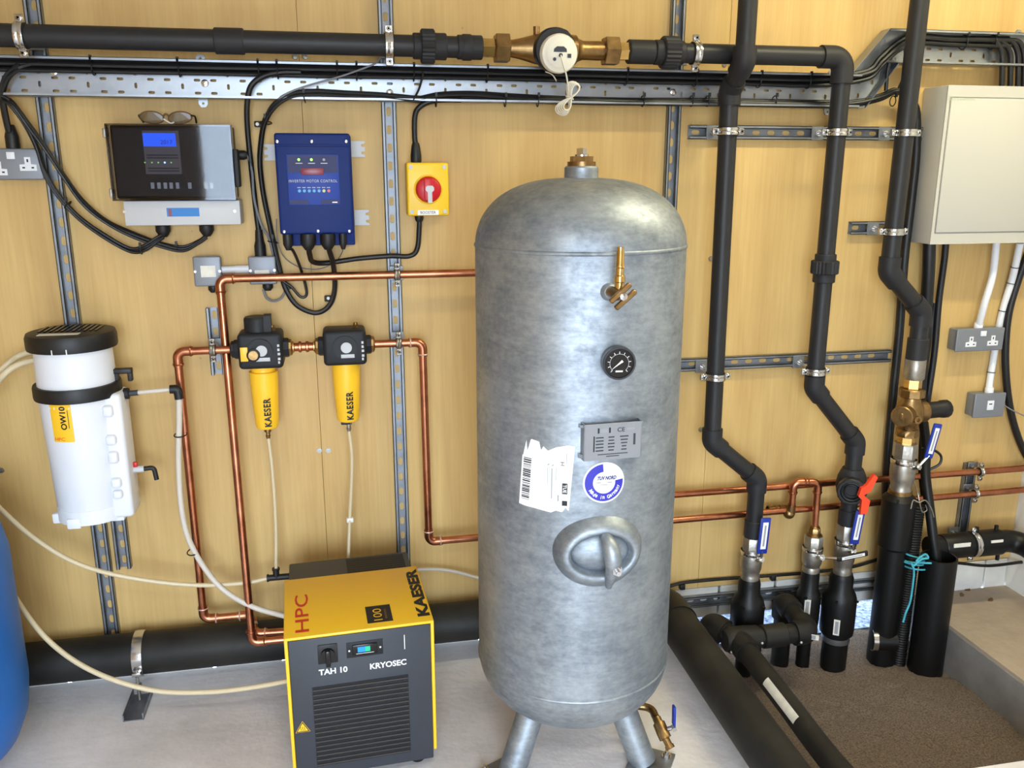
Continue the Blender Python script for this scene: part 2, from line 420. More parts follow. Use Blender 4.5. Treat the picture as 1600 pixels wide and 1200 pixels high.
# ================================================================== SLOTTED CHANNEL AND TRAY
def channel(p0, p1, label, group='slotted steel channels on the wall', wd=.041, dp=.021, mt='zinc_dull', name='strut_channel', pitch=.05, nrm=OUT):
    p0, p1 = V3(p0), V3(p1); d = (p1-p0); L_ = d.length; d.normalize(); s = d.cross(nrm).normalized()
    h = wd/2; hol = []; k = pitch/2
    while k+.02 < L_: hol.append(slot(k, 0, .026, .0135)); k += pitch
    b = mb().prism([(0, -h), (L_, -h), (L_, h), (0, h)], p0, d, s, nrm*.002, hol)
    def bar(c0, c1, n0, n1):
        b.add([p0+d*t+s*c+nrm*n for t in (0, L_) for n in (n0, n1) for c in (c0, c1)], [(0, 2, 3, 1), (4, 5, 7, 6), (0, 1, 5, 4), (2, 6, 7, 3), (0, 4, 6, 2), (1, 3, 7, 5)])
    for q in (-1, 1):
        bar(q*h, q*(h-.002), 0, dp); bar(q*h, q*(h-.0095), dp-.002, dp); bar(q*(h-.0075), q*(h-.0095), dp-.007, dp)
    o = obj(name, b, mt, None, ang=30, org=p0); return tag(o, label, 'channel', group)
G0 = None
channel((-.750, 0, .13), (-.750, 0, ZC), 'tall vertical slotted steel channel behind the white separator canister')
channel((.147, 0, .13), (.147, 0, ZC), 'tall vertical slotted steel channel between the blue and yellow boxes')
channel((1.0, 0, .5), (1.0, 0, ZC), 'vertical slotted steel channel rising behind the galvanised tank')
p = W(196, 885); channel((p.x, 0, p.z), (p.x, 0, p.z+.32), 'short vertical slotted channel showing below the white separator canister')
p = W(330, 584); q = W(330, 480); channel((-.372, 0, p.z), (-.372, 0, q.z), 'short vertical channel holding the copper pipe left of the filters')
channel((W(1075, 193).x, 0, 1.655), (1.86, 0, 1.655), 'horizontal slotted rail just under the cable tray holding three risers')
p = W(1325, 356); channel((p.x, 0, p.z), (p.x+.22, 0, p.z), 'short horizontal slotted rail left of the grey cabinet')
p = W(1064, 569); channel((1.03, 0, p.z), (W(1387, 556).x, 0, p.z), 'horizontal slotted rail at the middle of the wall holding two risers')
p = W(1497, 838); q = W(1510, 722); channel((p.x, 0, p.z), (p.x, 0, q.z), 'short vertical channel carrying the two copper pipes by the right corner')
channel((1.02, 0, .07), (2.0, 0, .07), 'horizontal slotted channel low along the white block course')
p = W(1445, 500); channel((p.x, 0, p.z-.25), (p.x, 0, p.z+.06), 'vertical channel mostly hidden behind the right grey riser')

def tray_holes(L_, w_, ph=0.0):
    hol = []; k = 0
    x = .012+ph
    cyc = 0
    while x < L_-.012:
        m_ = cyc % 3
        if m_ == 0:
            for v in (-.016, .016): hol.append(slot(x, v, .007, .015))
        else:
            for v in (-.033, 0, .033): hol.append(slot(x, v, .017, .007))
        x += .042 if m_ == 1 else .038; cyc += 1
    return hol
def tray_section(b, p0, d, L_, w_=.098, dp=.046, flange=(1, 1), holes=True, y0=.022):
    d = V3(d).normalized(); s = d.cross(OUT).normalized()*-1; s = s if s.z > 0 else -s; p0 = V3(p0)+OUT*y0
    step = .354; k = 0
    while k < L_-1e-4:
        l = min(step, L_-k); b.prism([(k, -w_/2), (k+l, -w_/2), (k+l, w_/2), (k, w_/2)], p0, d, s, OUT*.0012, [[(q[0]+k, q[1]) for q in h] for h in tray_holes(l, w_)] if holes else [])
        k += step
    for q, on in ((-1, flange[0]), (1, flange[1])):
        if not on: continue
        b.add([p0+d*t+s*(q*w_/2-q*c)+OUT*n for t in (0, L_) for n in (0, dp) for c in (0, .0014)], [(0, 2, 3, 1), (4, 5, 7, 6), (0, 1, 5, 4), (2, 6, 7, 3), (0, 4, 6, 2), (1, 3, 7, 5)])
        b.add([p0+d*t+s*(q*w_/2-q*c)+OUT*n for t in (0, L_) for n in (dp-.0015, dp) for c in (0, .007)], [(0, 2, 3, 1), (4, 5, 7, 6), (0, 1, 5, 4), (2, 6, 7, 3), (0, 4, 6, 2), (1, 3, 7, 5)])
TZ = 1.778
tr = thing('cable_tray', 'perforated galvanised cable tray crossing the whole wall and stepping up', 'cable tray', (0, 0, TZ-.05))
b = mb(); tray_section(b, (XL+.1, 0, TZ), X, 1.58-(XL+.1)); obj('straight_section', b, 'zinc', tr, ang=30)
b = mb(); TU = TZ+.132
b.prism([(1.52, TZ-.047), (1.60, TZ-.047), (1.735, TU-.047), (1.735, TU+.047), (1.66, TU+.047), (1.545, TZ+.047), (1.52, TZ+.047)], (0, -.0205, 0), X, Zv, OUT*.0012, [slot(1.60, TZ+.03, .008, .014), slot(1.625, TZ+.06, .008, .014), slot(1.65, TZ+.09, .008, .014), slot(1.645, TZ+.03, .008, .014), slot(1.60, TZ-.01, .008, .014)])
for (xa, za), (xb, zb_) in (((1.545, TZ+.049), (1.66, TU+.049)), ((1.602, TZ-.049), (1.70, TU-.049))):
    b.prism([(0, 0), (.046, 0), (.046, 1), (0, 1)], (xa, -.0205, za), OUT, (xb-xa, 0, zb_-za), V3((zb_-za, 0, xa-xb)).normalized()*.0014)
obj('sloping_section', b, 'zinc', tr, ang=30)
b = mb(); tray_section(b, (1.66, 0, TZ+.132), X, XR-1.66); obj('straight_section', b, 'zinc', tr, ang=30)
for px, py in ((313, 85), (318, 162), (603, 97), (1300, 105), (1292, 175), (1592, 40)):
    p = W(px, py, .0); sgn = 1 if py in (85, 97, 105, 40) else -1
    b = mb().prism([(-.012, 0), (.012, 0), (.012, sgn*.014), (.006, sgn*.022), (-.006, sgn*.022), (-.012, sgn*.014)], (p.x, -.001, TZ+sgn*.046+(.132 if px > 1500 else 0)), X, Zv, OUT*.003, [slot(0, sgn*.012, .007, .007)])
    obj('fixing_lug', b, 'zinc', tr, ang=30)
for px, py in ((84, 112), (616, 118), (320, 130), (1052, 144), (1050, 122), (609, 145)):
    p = W(px, py, .024); obj('screw', mb().lathe([(.010, 0), (.009, .002), (.004, .0035), (.0001, .0035)], (p.x, -.0232, p.z), OUT, 16), 'chrome', tr)

# ================================================================== AIR RECEIVER TANK
TX, TY, TR, TZ0, TZ1 = .556, -.582, .25, .300, 1.374
class Cyl(Fr):
    def __init__(s, th, z, R): s.th, s.z, s.R = th, z, R
    def P(s, u, v, d=0):
        a = s.th+u/s.R; return V3((TX+(s.R+d)*math.cos(a), TY+(s.R+d)*math.sin(a), s.z+v))
def TK(px, py, R=TR):
    d = ray(px, py); ox, oy = CAM.x-TX, CAM.y-TY
    a = d.x**2+d.y**2; b_ = ox*d.x+oy*d.y; c = ox*ox+oy*oy-R*R; t = (-b_-math.sqrt(max(0, b_*b_-a*c)))/a
    p = CAM+d*t; return math.atan2(p.y-TY, p.x-TX), p.z
def tnorm(th): return V3((math.cos(th), math.sin(th), 0))
tank = thing('air_receiver', 'large upright galvanised compressed air tank standing on three legs', 'tank', (TX, TY, 0))
prof = []
for i in range(13):
    a = PI/2*i/12; prof.append((max(.0001, TR*math.sin(a)**.80), TZ0-.165*math.cos(a)**1.05))
prof += [(TR, TZ0+.002), (TR, .6), (TR, .9), (TR, TZ1)]
for i in range(1, 17):
    a = PI/2*i/16; prof.append((max(.0001, TR*math.cos(a)**.72), TZ1+.154*math.sin(a)))
obj('shell', mb().lathe(prof, (TX, TY, 0), n=96), 'galv', tank, ang=60)
for z in (TZ0, TZ1): obj('weld_seam', mb().lathe([(TR-.002, z-.006), (TR+.002, z-.003), (TR+.0028, z), (TR+.002, z+.003), (TR-.002, z+.006)], (TX, TY, 0), n=96), 'galv', tank, ang=60)
zt = TZ1+.154
obj('top_boss', mb().lathe([(.05, -.012), (.042, -.004), (.040, 0), (.040, .026), (.036, .030), (.0001, .030)], (TX, TY, zt-.004), n=32), 'galv', tank)
bp_ = obj('bushing', mb().lathe([(.033, 0), (.033, .010), (.0001, .010)], (TX, TY, zt+.026), n=24).lathe([(.028, .01), (.028, .022), (.0001, .022)], (TX, TY, zt+.026), n=6), 'brass', tank)
obj('plug', mb().lathe([(.016, .02), (.016, .026), (.012, .027)], (TX, TY, zt+.026), n=20).lathe([(.012, .026), (.012, .040), (.0001, .041)], (TX, TY, zt+.026), n=4), 'chrome', bp_)
for k, an in enumerate((-34, -154, 86)):
    a = math.radians(an); d = tnorm(a)
    top = V3((TX, TY, 0))+d*.125+Zv*.20; ft = V3((TX, TY, 0))+d*.205+Zv*.006
    lg = obj('leg', mb().cyl(top, ft, .036, 24), 'galv', tank)
    s = d.cross(Zv); c_ = V3((TX, TY, 0))+d*.225
    obj('foot_plate', mb().prism([(-.055, -.06), (.055, -.06), (.055, .06), (-.055, .06)], c_, d, s, Zv*.008), 'zinc_dull', lg)
    for q in (-1, 1): obj('bolt', mb().lathe([(.014, .008), (.014, .011)], c_+d*.035+s*(q*.042), n=16).lathe([(.009, .011), (.009, .019)], c_+d*.035+s*(q*.042), n=6).cyl(c_+d*.035+s*(q*.042), c_+d*.035+s*(q*.042)+Zv*.026, .005, 10), 'chrome', lg)

# inspection opening
th, z = TK(937, 862); fr = Cyl(th, z, TR); n_ = tnorm(th); t_ = V3((-math.sin(th), math.cos(th), 0)); c0 = V3((TX, TY, z))+n_*TR
b = mb(); NN = 48; rows = []
for (ru, rv, dd) in ((.112, .090, -.006), (.108, .086, .003), (.098, .077, .012), (.090, .069, .022), (.080, .058, .026), (.072, .050, .022), (.068, .046, .008), (.066, .044, -.01)):
    ri = []
    for j in range(NN):
        a = 2*PI*j/NN; u, v = ru*math.cos(a), rv*math.sin(a)
        flat = c0+t_*u+Zv*v+n_*dd; cur = fr.P(u, v, max(dd, -.004)); k = min(1, max(0, (.112-ru)/.03)); ri.append(cur.lerp(flat, k*.75))
    rows.append(ri)
b.v = [p for r in rows for p in r]
for i in range(len(rows)-1):
    for j in range(NN): b.f.append([i*NN+j, i*NN+(j+1) % NN, (i+1)*NN+(j+1) % NN, (i+1)*NN+j])
hh = obj('hand_hole_rim', b, 'galv', tank, ang=80)
b = mb(); rows = [(.067, .002), (.060, .008), (.04, .014), (.018, .017), (.0005, .018)]
b.v = [c0+t_*(r*math.cos(2*PI*j/NN))+Zv*(r*.68*math.sin(2*PI*j/NN))+n_*d for r, d in rows for j in range(NN)]
for i in range(len(rows)-1):
    for j in range(NN): b.f.append([i*NN+j, i*NN+(j+1) % NN, (i+1)*NN+(j+1) % NN, (i+1)*NN+j])
obj('cover', b, 'galv', hh, ang=80)
def on(px, py, d=0):
    a, zz = TK(px, py, TR+d); return V3((TX, TY, zz))+tnorm(a)*(TR+d)
yk = [on(946, 838, .022), on(951, 850, .043), on(957, 868, .056), on(958, 886, .054), on(954, 905, .038), on(951, 916, .018)]
obj('clamp_bar', mb().tube(spline(yk, 5), [.008+.012*math.sin(PI*min(1, .12+i/26)) for i in range(26)], 14), 'galv', hh)
nb = on(963, 891, .066); nd = n_
obj('clamp_nut', mb().lathe([(.014, 0), (.014, .004)], nb-nd*.006, nd, 20).lathe([(.011, .0), (.011, .010), (.0001, .010)], nb-nd*.002, nd, 6).cyl(nb, nb+nd*.020, .0055, 12), 'chrome', hh)

# pressure gauge
th, z = TK(968, 568, TR+.03); g0 = V3((TX, TY, z)); n_ = tnorm(th); n_ = (n_*.9+OUT*.2+V3((-.12, 0, .0))).normalized()
gc = V3((TX, TY, z))+tnorm(th)*(TR+.028)
pg = obj('pressure_gauge', mb().lathe([(.008, -.034), (.008, -.018), (.034, -.018), (.0365, -.014), (.0365, .002), (.033, .004), (.031, .001), (.0001, .001)], gc, n_, 40), 'black_gloss', tank)
gf = Fr(gc+n_*.0015, Zv.cross(n_), Zv - n_*Zv.dot(n_))
obj('bezel', mb().ring(gf.P(0, 0, .001), n_, .034, .0022, 40, 8), 'slate', pg)
b = mb()
for i in range(11):
    a = math.radians(225-27*i); b.add([gf.P(r*math.cos(a+e), r*math.sin(a+e), .0004) for r, e in ((.021, -.03), (.026, -.025), (.026, .025), (.021, .03))], [(0, 1, 2, 3)])
for i in range(40):
    a0, a1 = math.radians(225-6.75*i), math.radians(225-6.75*(i+1)); b.add([gf.P(r*math.cos(a), r*math.sin(a), .0004) for r, a in ((.0205, a0), (.021, a0), (.021, a1), (.0205, a1))], [(0, 1, 2, 3)])
obj('dial_marks', b, 'white', pg, smooth=False)
a = math.radians(218); dx, dy = math.cos(a), math.sin(a)
obj('needle', mb().add([gf.P(*p, .0012) for p in ((dx*.024, dy*.024), (dx*-.003-dy*.002, dy*-.003+dx*.002), (-dx*.009-dy*.003, -dy*.009+dx*.003), (-dx*.009+dy*.003, -dy*.009-dx*.003), (-dx*.003+dy*.002, -dy*.003-dx*.002))], [(0, 1, 2, 3, 4)]), 'white', pg, smooth=False)
obj('dial_print', mb().add([gf.P(*p, .0004) for p in ((-.008, -.019), (.008, -.019), (.008, -.0155), (-.008, -.0155))], [(0, 1, 2, 3)]), 'white', pg, smooth=False)

# type plate
pc = V3((0, 0, 0))
c4 = [on(917, 664, .016), on(990, 656, .020), on(992, 708, .020), on(920, 716, .016)]
th, z = TK(954, 686); n_ = tnorm(th); cc = V3((TX, TY, z))+n_*(TR+.016); pf = Fr(cc, Zv.cross(n_), Zv)
hw, hh_ = .066, .042
tp = obj('type_plate', mb().box((-hw, -hh_, -.0012), (hw, hh_, 0), pf.M()), 'plate_grey', tank, smooth=False)
for q in (-1, 1): obj('plate_bracket', mb().box((q*hw-.001, -hh_, -.03), (q*hw+.001, hh_, 0), pf.M()).box((q*hw-.001, hh_-.010, -.02), (q*hw+.008*q, hh_-.004, -.012), pf.M()).box((q*hw-.001, -hh_+.004, -.02), (q*hw+.008*q, -hh_+.012, -.012), pf.M()), 'zinc', tp, smooth=False)
text('CE', pf, .018, .026, .017, .010, 'ink', tp, bold=.01)
for u, v, w_, h_, mt in ((-.034, .026, .004, .012, 'ink'), (-.008, .026, .004, .012, 'ink'), (-.021, .026, .016, .009, 'print_grey'), (.041, .027, .018, .005, 'print_grey'), (-.044, -.004, .003, .036, 'ink'), (.050, .002, .005, .026, 'slate')):
    obj('print', plate(pf, u-w_/2, v-h_/2, u+w_/2, v+h_/2, 0, .0004), mt, tp, smooth=False)
b = mb()
for i in range(5):
    v = .010-.0075*i
    for u, w_ in ((-.031, .018), (-.004, random.uniform(.012, .018)), (.026, random.uniform(.010, .022))): plate(pf, u-w_/2, v-.0014, u+w_/2, v+.0014, 0, .0004, b)
for v, w_ in ((-.029, .07), (-.034, .03)): plate(pf, -w_/2, v-.001, w_/2, v+.001, 0, .0004, b)
obj('print', b, 'slate', tp, smooth=False)

# round sticker
th, z = TK(944, 754); sf = Cyl(th, z, TR)
def polar(fr, r0, r1, a0, a1, d, n=24):
    b = mb()
    for i in range(n):
        t0, t1 = a0+(a1-a0)*i/n, a0+(a1-a0)*(i+1)/n
        for k in range(3):
            q0, q1 = r0+(r1-r0)*k/3, r0+(r1-r0)*(k+1)/3
            b.add([fr.P(r*math.cos(t), r*math.sin(t), d) for r, t in ((q0, t0), (q1, t0), (q1, t1), (q0, t1))], [(0, 1, 2, 3)])
    return b
RS = .0485
st = obj('round_sticker', polar(sf, .0001, RS, 0, 2*PI, .0006, 40), 'white', tank, smooth=False)
obj('blue_arc', polar(sf, .026, .0445, math.radians(95), math.radians(368), .0010, 40), 'ink_blue', st, smooth=False)
text('TUV NORD', sf, .006, .011, .044, .0090, 'ink_navy', st, d=.0014, bold=.04, shear=.25)
obj('print', polar(sf, .0001, .0001, 0, 1, .001, 1).add([sf.P(u, v, .001) for u, v in ((-.018, -.001), (.018, -.001), (.018, .001), (-.018, .001))], [(0, 1, 2, 3)]).add([sf.P(u, v, .001) for u, v in ((-.008, -.006), (.008, -.006), (.008, -.0045), (-.008, -.0045))], [(0, 1, 2, 3)]), 'print_grey', st, smooth=False)
arc = 'Made in Germany'
for i, ch in enumerate(arc):
    if ch == ' ': continue
    a = math.radians(212+9.4*i); wid = {'M': .0070, 'i': .0018, 'r': .0034, 'm': .0068, 'G': .0066}.get(ch, .0048); hgt = .0090 if ch in 'MdGi' else .0068
    text(ch, sf, .0352*math.cos(a), .0352*math.sin(a), wid, hgt, 'white', st, rot=a+PI/2, d=.0016, bold=.025)

# torn delivery label
th, z = TK(853, 742); lf = Cyl(th, z, TR)
Wl, Hl = .064, .083
edge_t = [(-.060, .040), (-.050, .052), (-.047, .062), (-.054, .078), (-.043, .081), (-.022, .077), (-.012, .068), (-.016, .056), (.0, .058), (.018, .068), (.045, .074), (.062, .072)]
edge_b = [(-.064, -.080), (-.045, -.083), (-.02, -.084), (.02, -.089), (.03, -.083), (.045, -.086), (.052, -.074), (.058, -.081)]
def interp(e, u):
    for (a, b_), (c, d) in zip(e, e[1:]):
        if a <= u <= c: return b_+(d-b_)*(u-a)/(c-a)
    return e[0][1] if u < e[0][0] else e[-1][1]
et = sorted(edge_t); b = mb(); NU = 60
for i in range(NU):
    u0, u1 = -.062+.122*i/NU, -.062+.122*(i+1)/NU
    t0, t1, b0, b1 = interp(et, u0), interp(et, u1), interp(edge_b, u0), interp(edge_b, u1)
    sh = lambda v: .006*(v/.08)
    b.add([lf.P(u0+sh(b0), b0, .0006), lf.P(u1+sh(b1), b1, .0006), lf.P(u1+sh(t1), t1, .0006), lf.P(u0+sh(t0), t0, .0006)], [(0, 1, 2, 3)])
tl = obj('torn_label', b, 'paper', tank, smooth=False)
b = mb(); v = -.066
rr = random.Random(3)
while v < .034:
    h_ = rr.choice((.0010, .0018, .0032)); b.add([lf.P(-.047+u+.005*v/.08, vv, .0010) for u, vv in ((-.010, v), (.010, v-.001), (.010, v+h_-.001), (-.010, v+h_))], [(0, 1, 2, 3)]); v += h_+rr.choice((.0012, .002, .003))
obj('barcode', b, 'ink', tl, smooth=False)
b = mb()
for u, v0, v1, w_ in ((.014, -.055, .018, .0022), (.004, -.02, .018, .001), (.024, -.01, .02, .0014), (.029, -.06, -.045, .003), (.008, -.01, .022, .0008), (-.009, -.005, .02, .0007), (.047, .03, .055, .0012)):
    b.add([lf.P(u+du, vv, .001) for du, vv in ((-w_/2, v0), (w_/2, v0), (w_/2, v1), (-w_/2, v1))], [(0, 1, 2, 3)])
for u, v0 in ((.016, .024), (.006, .025)): b.add([lf.P(u-.003, v0-.002, .001), lf.P(u+.001, v0, .001), lf.P(u+.003, v0+.004, .001), lf.P(u-.001, v0+.002, .001)], [(0, 1, 2, 3)])
obj('print', b, 'print_grey', tl, smooth=False)
b = mb()
for v0, v1 in ((-.042, -.016), (-.070, -.058)): b.add([lf.P(.044+du, vv, .001) for du, vv in ((-.006, v0), (.006, v0), (.006, v1), (-.006, v1))], [(0, 1, 2, 3)])
obj('print', b, 'ink', tl, smooth=False)
text('TUE', lf, .044, -.029, .020, .008, 'white', tl, rot=-PI/2, d=.0014, bold=.02)
text('H', lf, .038, .030, .008, .009, 'ink', tl, rot=-PI/2, d=.0014)
obj('print', polar(lf, .0001, .0001, 0, 1, .001, 1), 'print_grey', tl, smooth=False)

# brass test valve and stub on the tank front
th, z = TK(962, 458); n_ = tnorm(th); c_ = V3((TX, TY, z))+n_*TR; t_ = Zv.cross(n_)
obj('valve_socket', mb().lathe([(.020, -.006), (.019, .004), (.014, .010)], on(952, 456, 0), n_, 24), 'galv', tank)
v0 = on(958, 457, .026)
bv = obj('test_valve', mb().tube([on(952, 456, .006), v0, on(967, 462, .044)], [.010, .012, .011], 16), 'brass', tank)
q = on(968, 440, .030); top = q+Zv*.078
obj('spout', mb().lathe([(.010, -.025), (.010, 0), (.012, .002), (.012, .014), (.009, .016), (.009, .030), (.011, .032), (.009, .036), (.0085, .062), (.007, .066), (.0072, .074), (.0001, .074)], q-Zv*.002, n=20), 'brass_bright', bv)
hp = on(973, 463, .054); a_ = (t_*.75+Zv*.62).normalized(); c2 = n_.cross(a_)
hM = Matrix((a_, c2, n_)).transposed().to_4x4(); hM.translation = hp
obj('handle', mb().rbox((-.028, -.015, -.004), (.028, -.004, .006), .002, 1, hM).rbox((-.028, .004, -.004), (.028, .015, .006), .002, 1, hM).box((-.008, -.008, -.005), (.008, .008, .003), hM), 'brass', bv)
obj('handle_screw', mb().lathe([(.009, 0), (.008, .003), (.0001, .005)], hp+n_*.005, n_, 14), 'chrome', bv)
# drain at the bottom right
d0 = V3((TX, TY, .135)); p1 = hit(1006, 1104, V3((0, TY-.03, 0)), Y); p2 = hit(1026, 1122, V3((0, TY-.08, 0)), Y); p3 = hit(1037, 1148, V3((0, TY-.125, 0)), Y); p4 = hit(1047, 1168, V3((0, TY-.15, 0)), Y)
dv = obj('drain_valve', mb().tube(spline([V3((TX, TY, .15)), V3((TX+.03, TY, .125)), p1, p2], 6), .0105, 14).tube([p2, p2.lerp(p3, .3), p2.lerp(p3, .35), p3, p3.lerp(p4, .3), p3.lerp(p4, .35), p4], [.012, .012, .017, .017, .017, .010, .010], 14).tube([p4-(p4-p3).normalized()*.006, p4+(p4-p3).normalized()*.003], .0125, 14), 'brass', tank)
s1 = p2.lerp(p3, .75); s2 = s1+V3((.028, -.01, .012)); e_ = hit(1053, 1105, V3((0, s2.y, 0)), Y)
obj('stem', mb().cyl(s1, s2, .006, 10).cyl(s2-V3((.004, 0, .002)), s2+V3((.006, -.002, .002)), .010, 6), 'chrome', dv)
lv = V3((e_.x-s2.x, 0, e_.z-s2.z)); lM = Matrix((lv.normalized(), OUT, lv.normalized().cross(OUT))).transposed().to_4x4(); lM.translation = s2
obj('lever', mb().rbox((.008, -.009, -.003), (lv.length+.004, .009, .004), .003, 2, lM), 'blue_lever', dv)

# ================================================================== REFRIGERATION DRYER
DA = math.radians(3); du = V3((math.cos(DA), math.sin(DA), 0)); dn = V3((-math.sin(DA), math.cos(DA), 0))
DW, DD, DH, DB = .369, .318, .44, .445
fc = V3((-.001, -.626, 0)); dcen = fc+dn*(DB/2)
dr = thing('air_dryer', 'yellow and charcoal box-shaped refrigeration air dryer on the floor beside the tank', 'air dryer', tuple(dcen))
DM = Matrix((du, dn, Zv)).transposed().to_4x4(); DM.translation = fc
h = DW/2; t = .009
hood = mb().rbox((-h, 0, DH-t), (h, DD, DH), .004, 2, DM).rbox((-h, 0, .062), (-h+t, DD, DH-.002), .004, 2, DM).rbox((h-t, 0, .062), (h, DD, DH-.002), .004, 2, DM)
hd = obj('yellow_hood', hood, 'yellow', dr)
bd = obj('rear_housing', mb().rbox((-h+.012, .03, .035), (h-.012, DB, DH-.012), .005, 2, DM), 'slate', dr)
tf = Fr(DM @ V3((0, 0, DH-.0118)), du, dn)
vp = obj('vent_panel', mb().box((-.01, DD+.018, 0), (h-.028, DB-.016, .0015), tf.M()), 'slate_dark', bd, smooth=False)
for i in range(16):
    x = -.004+.0098*i
    for j in range(6):
        y = DD+.023+.0142*j
        obj('vent_slot', mb().box((x, y, .0012), (x+.0068, y+.010, .0022), tf.M()), 'black', bd, smooth=False) if (i+j) >= 0 else None
fp = obj('front_panel', mb().rbox((-h+t, .004, .035), (h-t, .028, DH-t-.002), .003, 2, DM), 'slate', dr)
for sx in (-1, 1):
    for y in (.06, DB-.06): obj('foot', mb().lathe([(.018, 0), (.022, .006), (.022, .036)], DM @ V3((sx*(h-.045), y, 0)), n=20), 'rubber', dr)
ff = Fr(DM @ V3((0, .0035, 0)), du, Zv)
# grille recess with fins
u0, v0 = ff.uv(489, 1076); u1, v1 = ff.uv(639, 1052); ua, va = ff.uv(494, 1192); ub, vb = ff.uv(641, 1176)
GU0, GU1, GV0, GV1 = (u0+ua)/2, (u1+ub)/2, (va+vb)/2-.004, (v0+v1)/2
gr = obj('grille', plate(ff, GU0, GV0, GU1, GV1, 0, .0006), 'slate_dark', dr, smooth=False)
N_ = 17
for i in range(N_):
    v = GV1-(GV1-GV0)*(i+.5)/N_
    obj('fin', plate(ff, GU0+.001, v-.0016, GU1-.001, v+.0002, .0006, .0045), 'fin', gr, smooth=False)
b = mb()
for i in range(52):
    u = GU0+(GU1-GU0)*(i+.5)/52; plate(ff, u-.0006, GV0, u+.0006, GV1, .0006, .0020, b)
obj('mesh_wires', b, 'black', gr, smooth=False)
# switch, display
u, v = ff.uv(512, 1020); sw = obj('switch_plate', rplate(ff, u-.024, v-.028, u+.024, v+.024, 0, .003, .002), 'black', dr)
obj('rotary_switch', rplate(ff, u-.006, v-.030, u+.006, v+.014, .003, .020, .003).cyl(ff.P(u, v-.002, .002), ff.P(u, v-.002, .012), .017, 20), 'black_gloss', sw)
u, v = ff.uv(570, 1013); dp = obj('display_surround', rplate(ff, u-.045, v-.021, u+.045, v+.021, 0, .0015, .001), 'slate_dark', dr)
obj('display_bezel', rplate(ff, u-.031, v-.0145, u+.031, v+.0145, .0012, .006, .003), 'black_gloss', dp)
obj('indicator', plate(ff, u-.018, v-.005, u+.001, v+.009, .005, .0068), 'screen_blue', dp, smooth=False); obj('indicator', plate(ff, u+.001, v-.005, u+.013, v+.009, .005, .0068), 'screen_green', dp, smooth=False)
for q in (-1, 1): obj('drop_mark', disc(ff, u+q*.0385, v-.001, .0024, .0014, .0022, 12), 'white', dp, smooth=False)
obj('print', plate(ff, u-.022, v-.0095, u+.022, v-.0085, .005, .0066), 'white', dp, smooth=False)
u, v = ff.uv(632, 1003); obj('print', plate(ff, u-.001, v-.020, u+.001, v+.020, 0, .0006), 'white', dr, smooth=False)
for s, a, b_ in (('TAH 10', (498, 1050), (543, 1046)), ('KRYOSEC', (578, 1040), (635, 1035))):
    ua, va = ff.uv(*a); ub, vb = ff.uv(*b_); text(s, ff, (ua+ub)/2, (va+vb)/2, abs(ub-ua), .0165, 'white', dr, bold=.03)
# warning triangle
u, v = ff.uv(473, 1136); R_ = .021
tri = lambda r: [(u+r*math.cos(a), v-.004+r*math.sin(a)) for a in (PI/2, PI/2+2*PI/3, PI/2+4*PI/3)]
wt = obj('warning_sign', mb().prism(tri(R_), ff.P(0, 0, 0), ff.u, ff.v, ff.n*.0006), 'yellow', dr, smooth=False)
obj('sign_border', mb().prism(tri(R_*.92), ff.P(0, 0, .0006), ff.u, ff.v, ff.n*.0004, [tri(R_*.72)]), 'ink', wt, smooth=False)
b = mb()
for k in (-1, 0, 1): b.tube([ff.P(u+.0045*k+.0012*math.sin(i*1.3), v-.010+.0022*i, .0010) for i in range(6)], .0006, 6)
obj('heat_symbol', b, 'ink', wt)
# print on top of the hood
tt = Fr(DM @ V3((0, 0, DH)), du, dn)
ua, va = tt.uv(473, 988); ub, vb = tt.uv(470, 930); text('HPC', tt, (ua+ub)/2, (va+vb)/2, abs(vb-va), .034, 'red_print', dr, rot=PI/2, bold=.01)
ua, va = tt.uv(660, 963); ub, vb = tt.uv(640, 890); text('KAESER', tt, (ua+ub)/2+.003, (va+vb)/2, abs(vb-va), .032, 'slate_dark', dr, rot=PI/2, bold=.05)
u, v = tt.uv(592, 959); bg = obj('badge', plate(tt, u-.032, v-.043, u+.032, v+.043, 0, .0006), 'slate_dark', dr, smooth=False)
text('100', tt, u-.004, v-.004, .06, .022, 'yellow', bg, rot=PI/2, d=.001)
obj('print', plate(tt, u+.014, v-.028, u+.019, v+.02, .0006, .0010), 'wood_dark', bg, smooth=False)

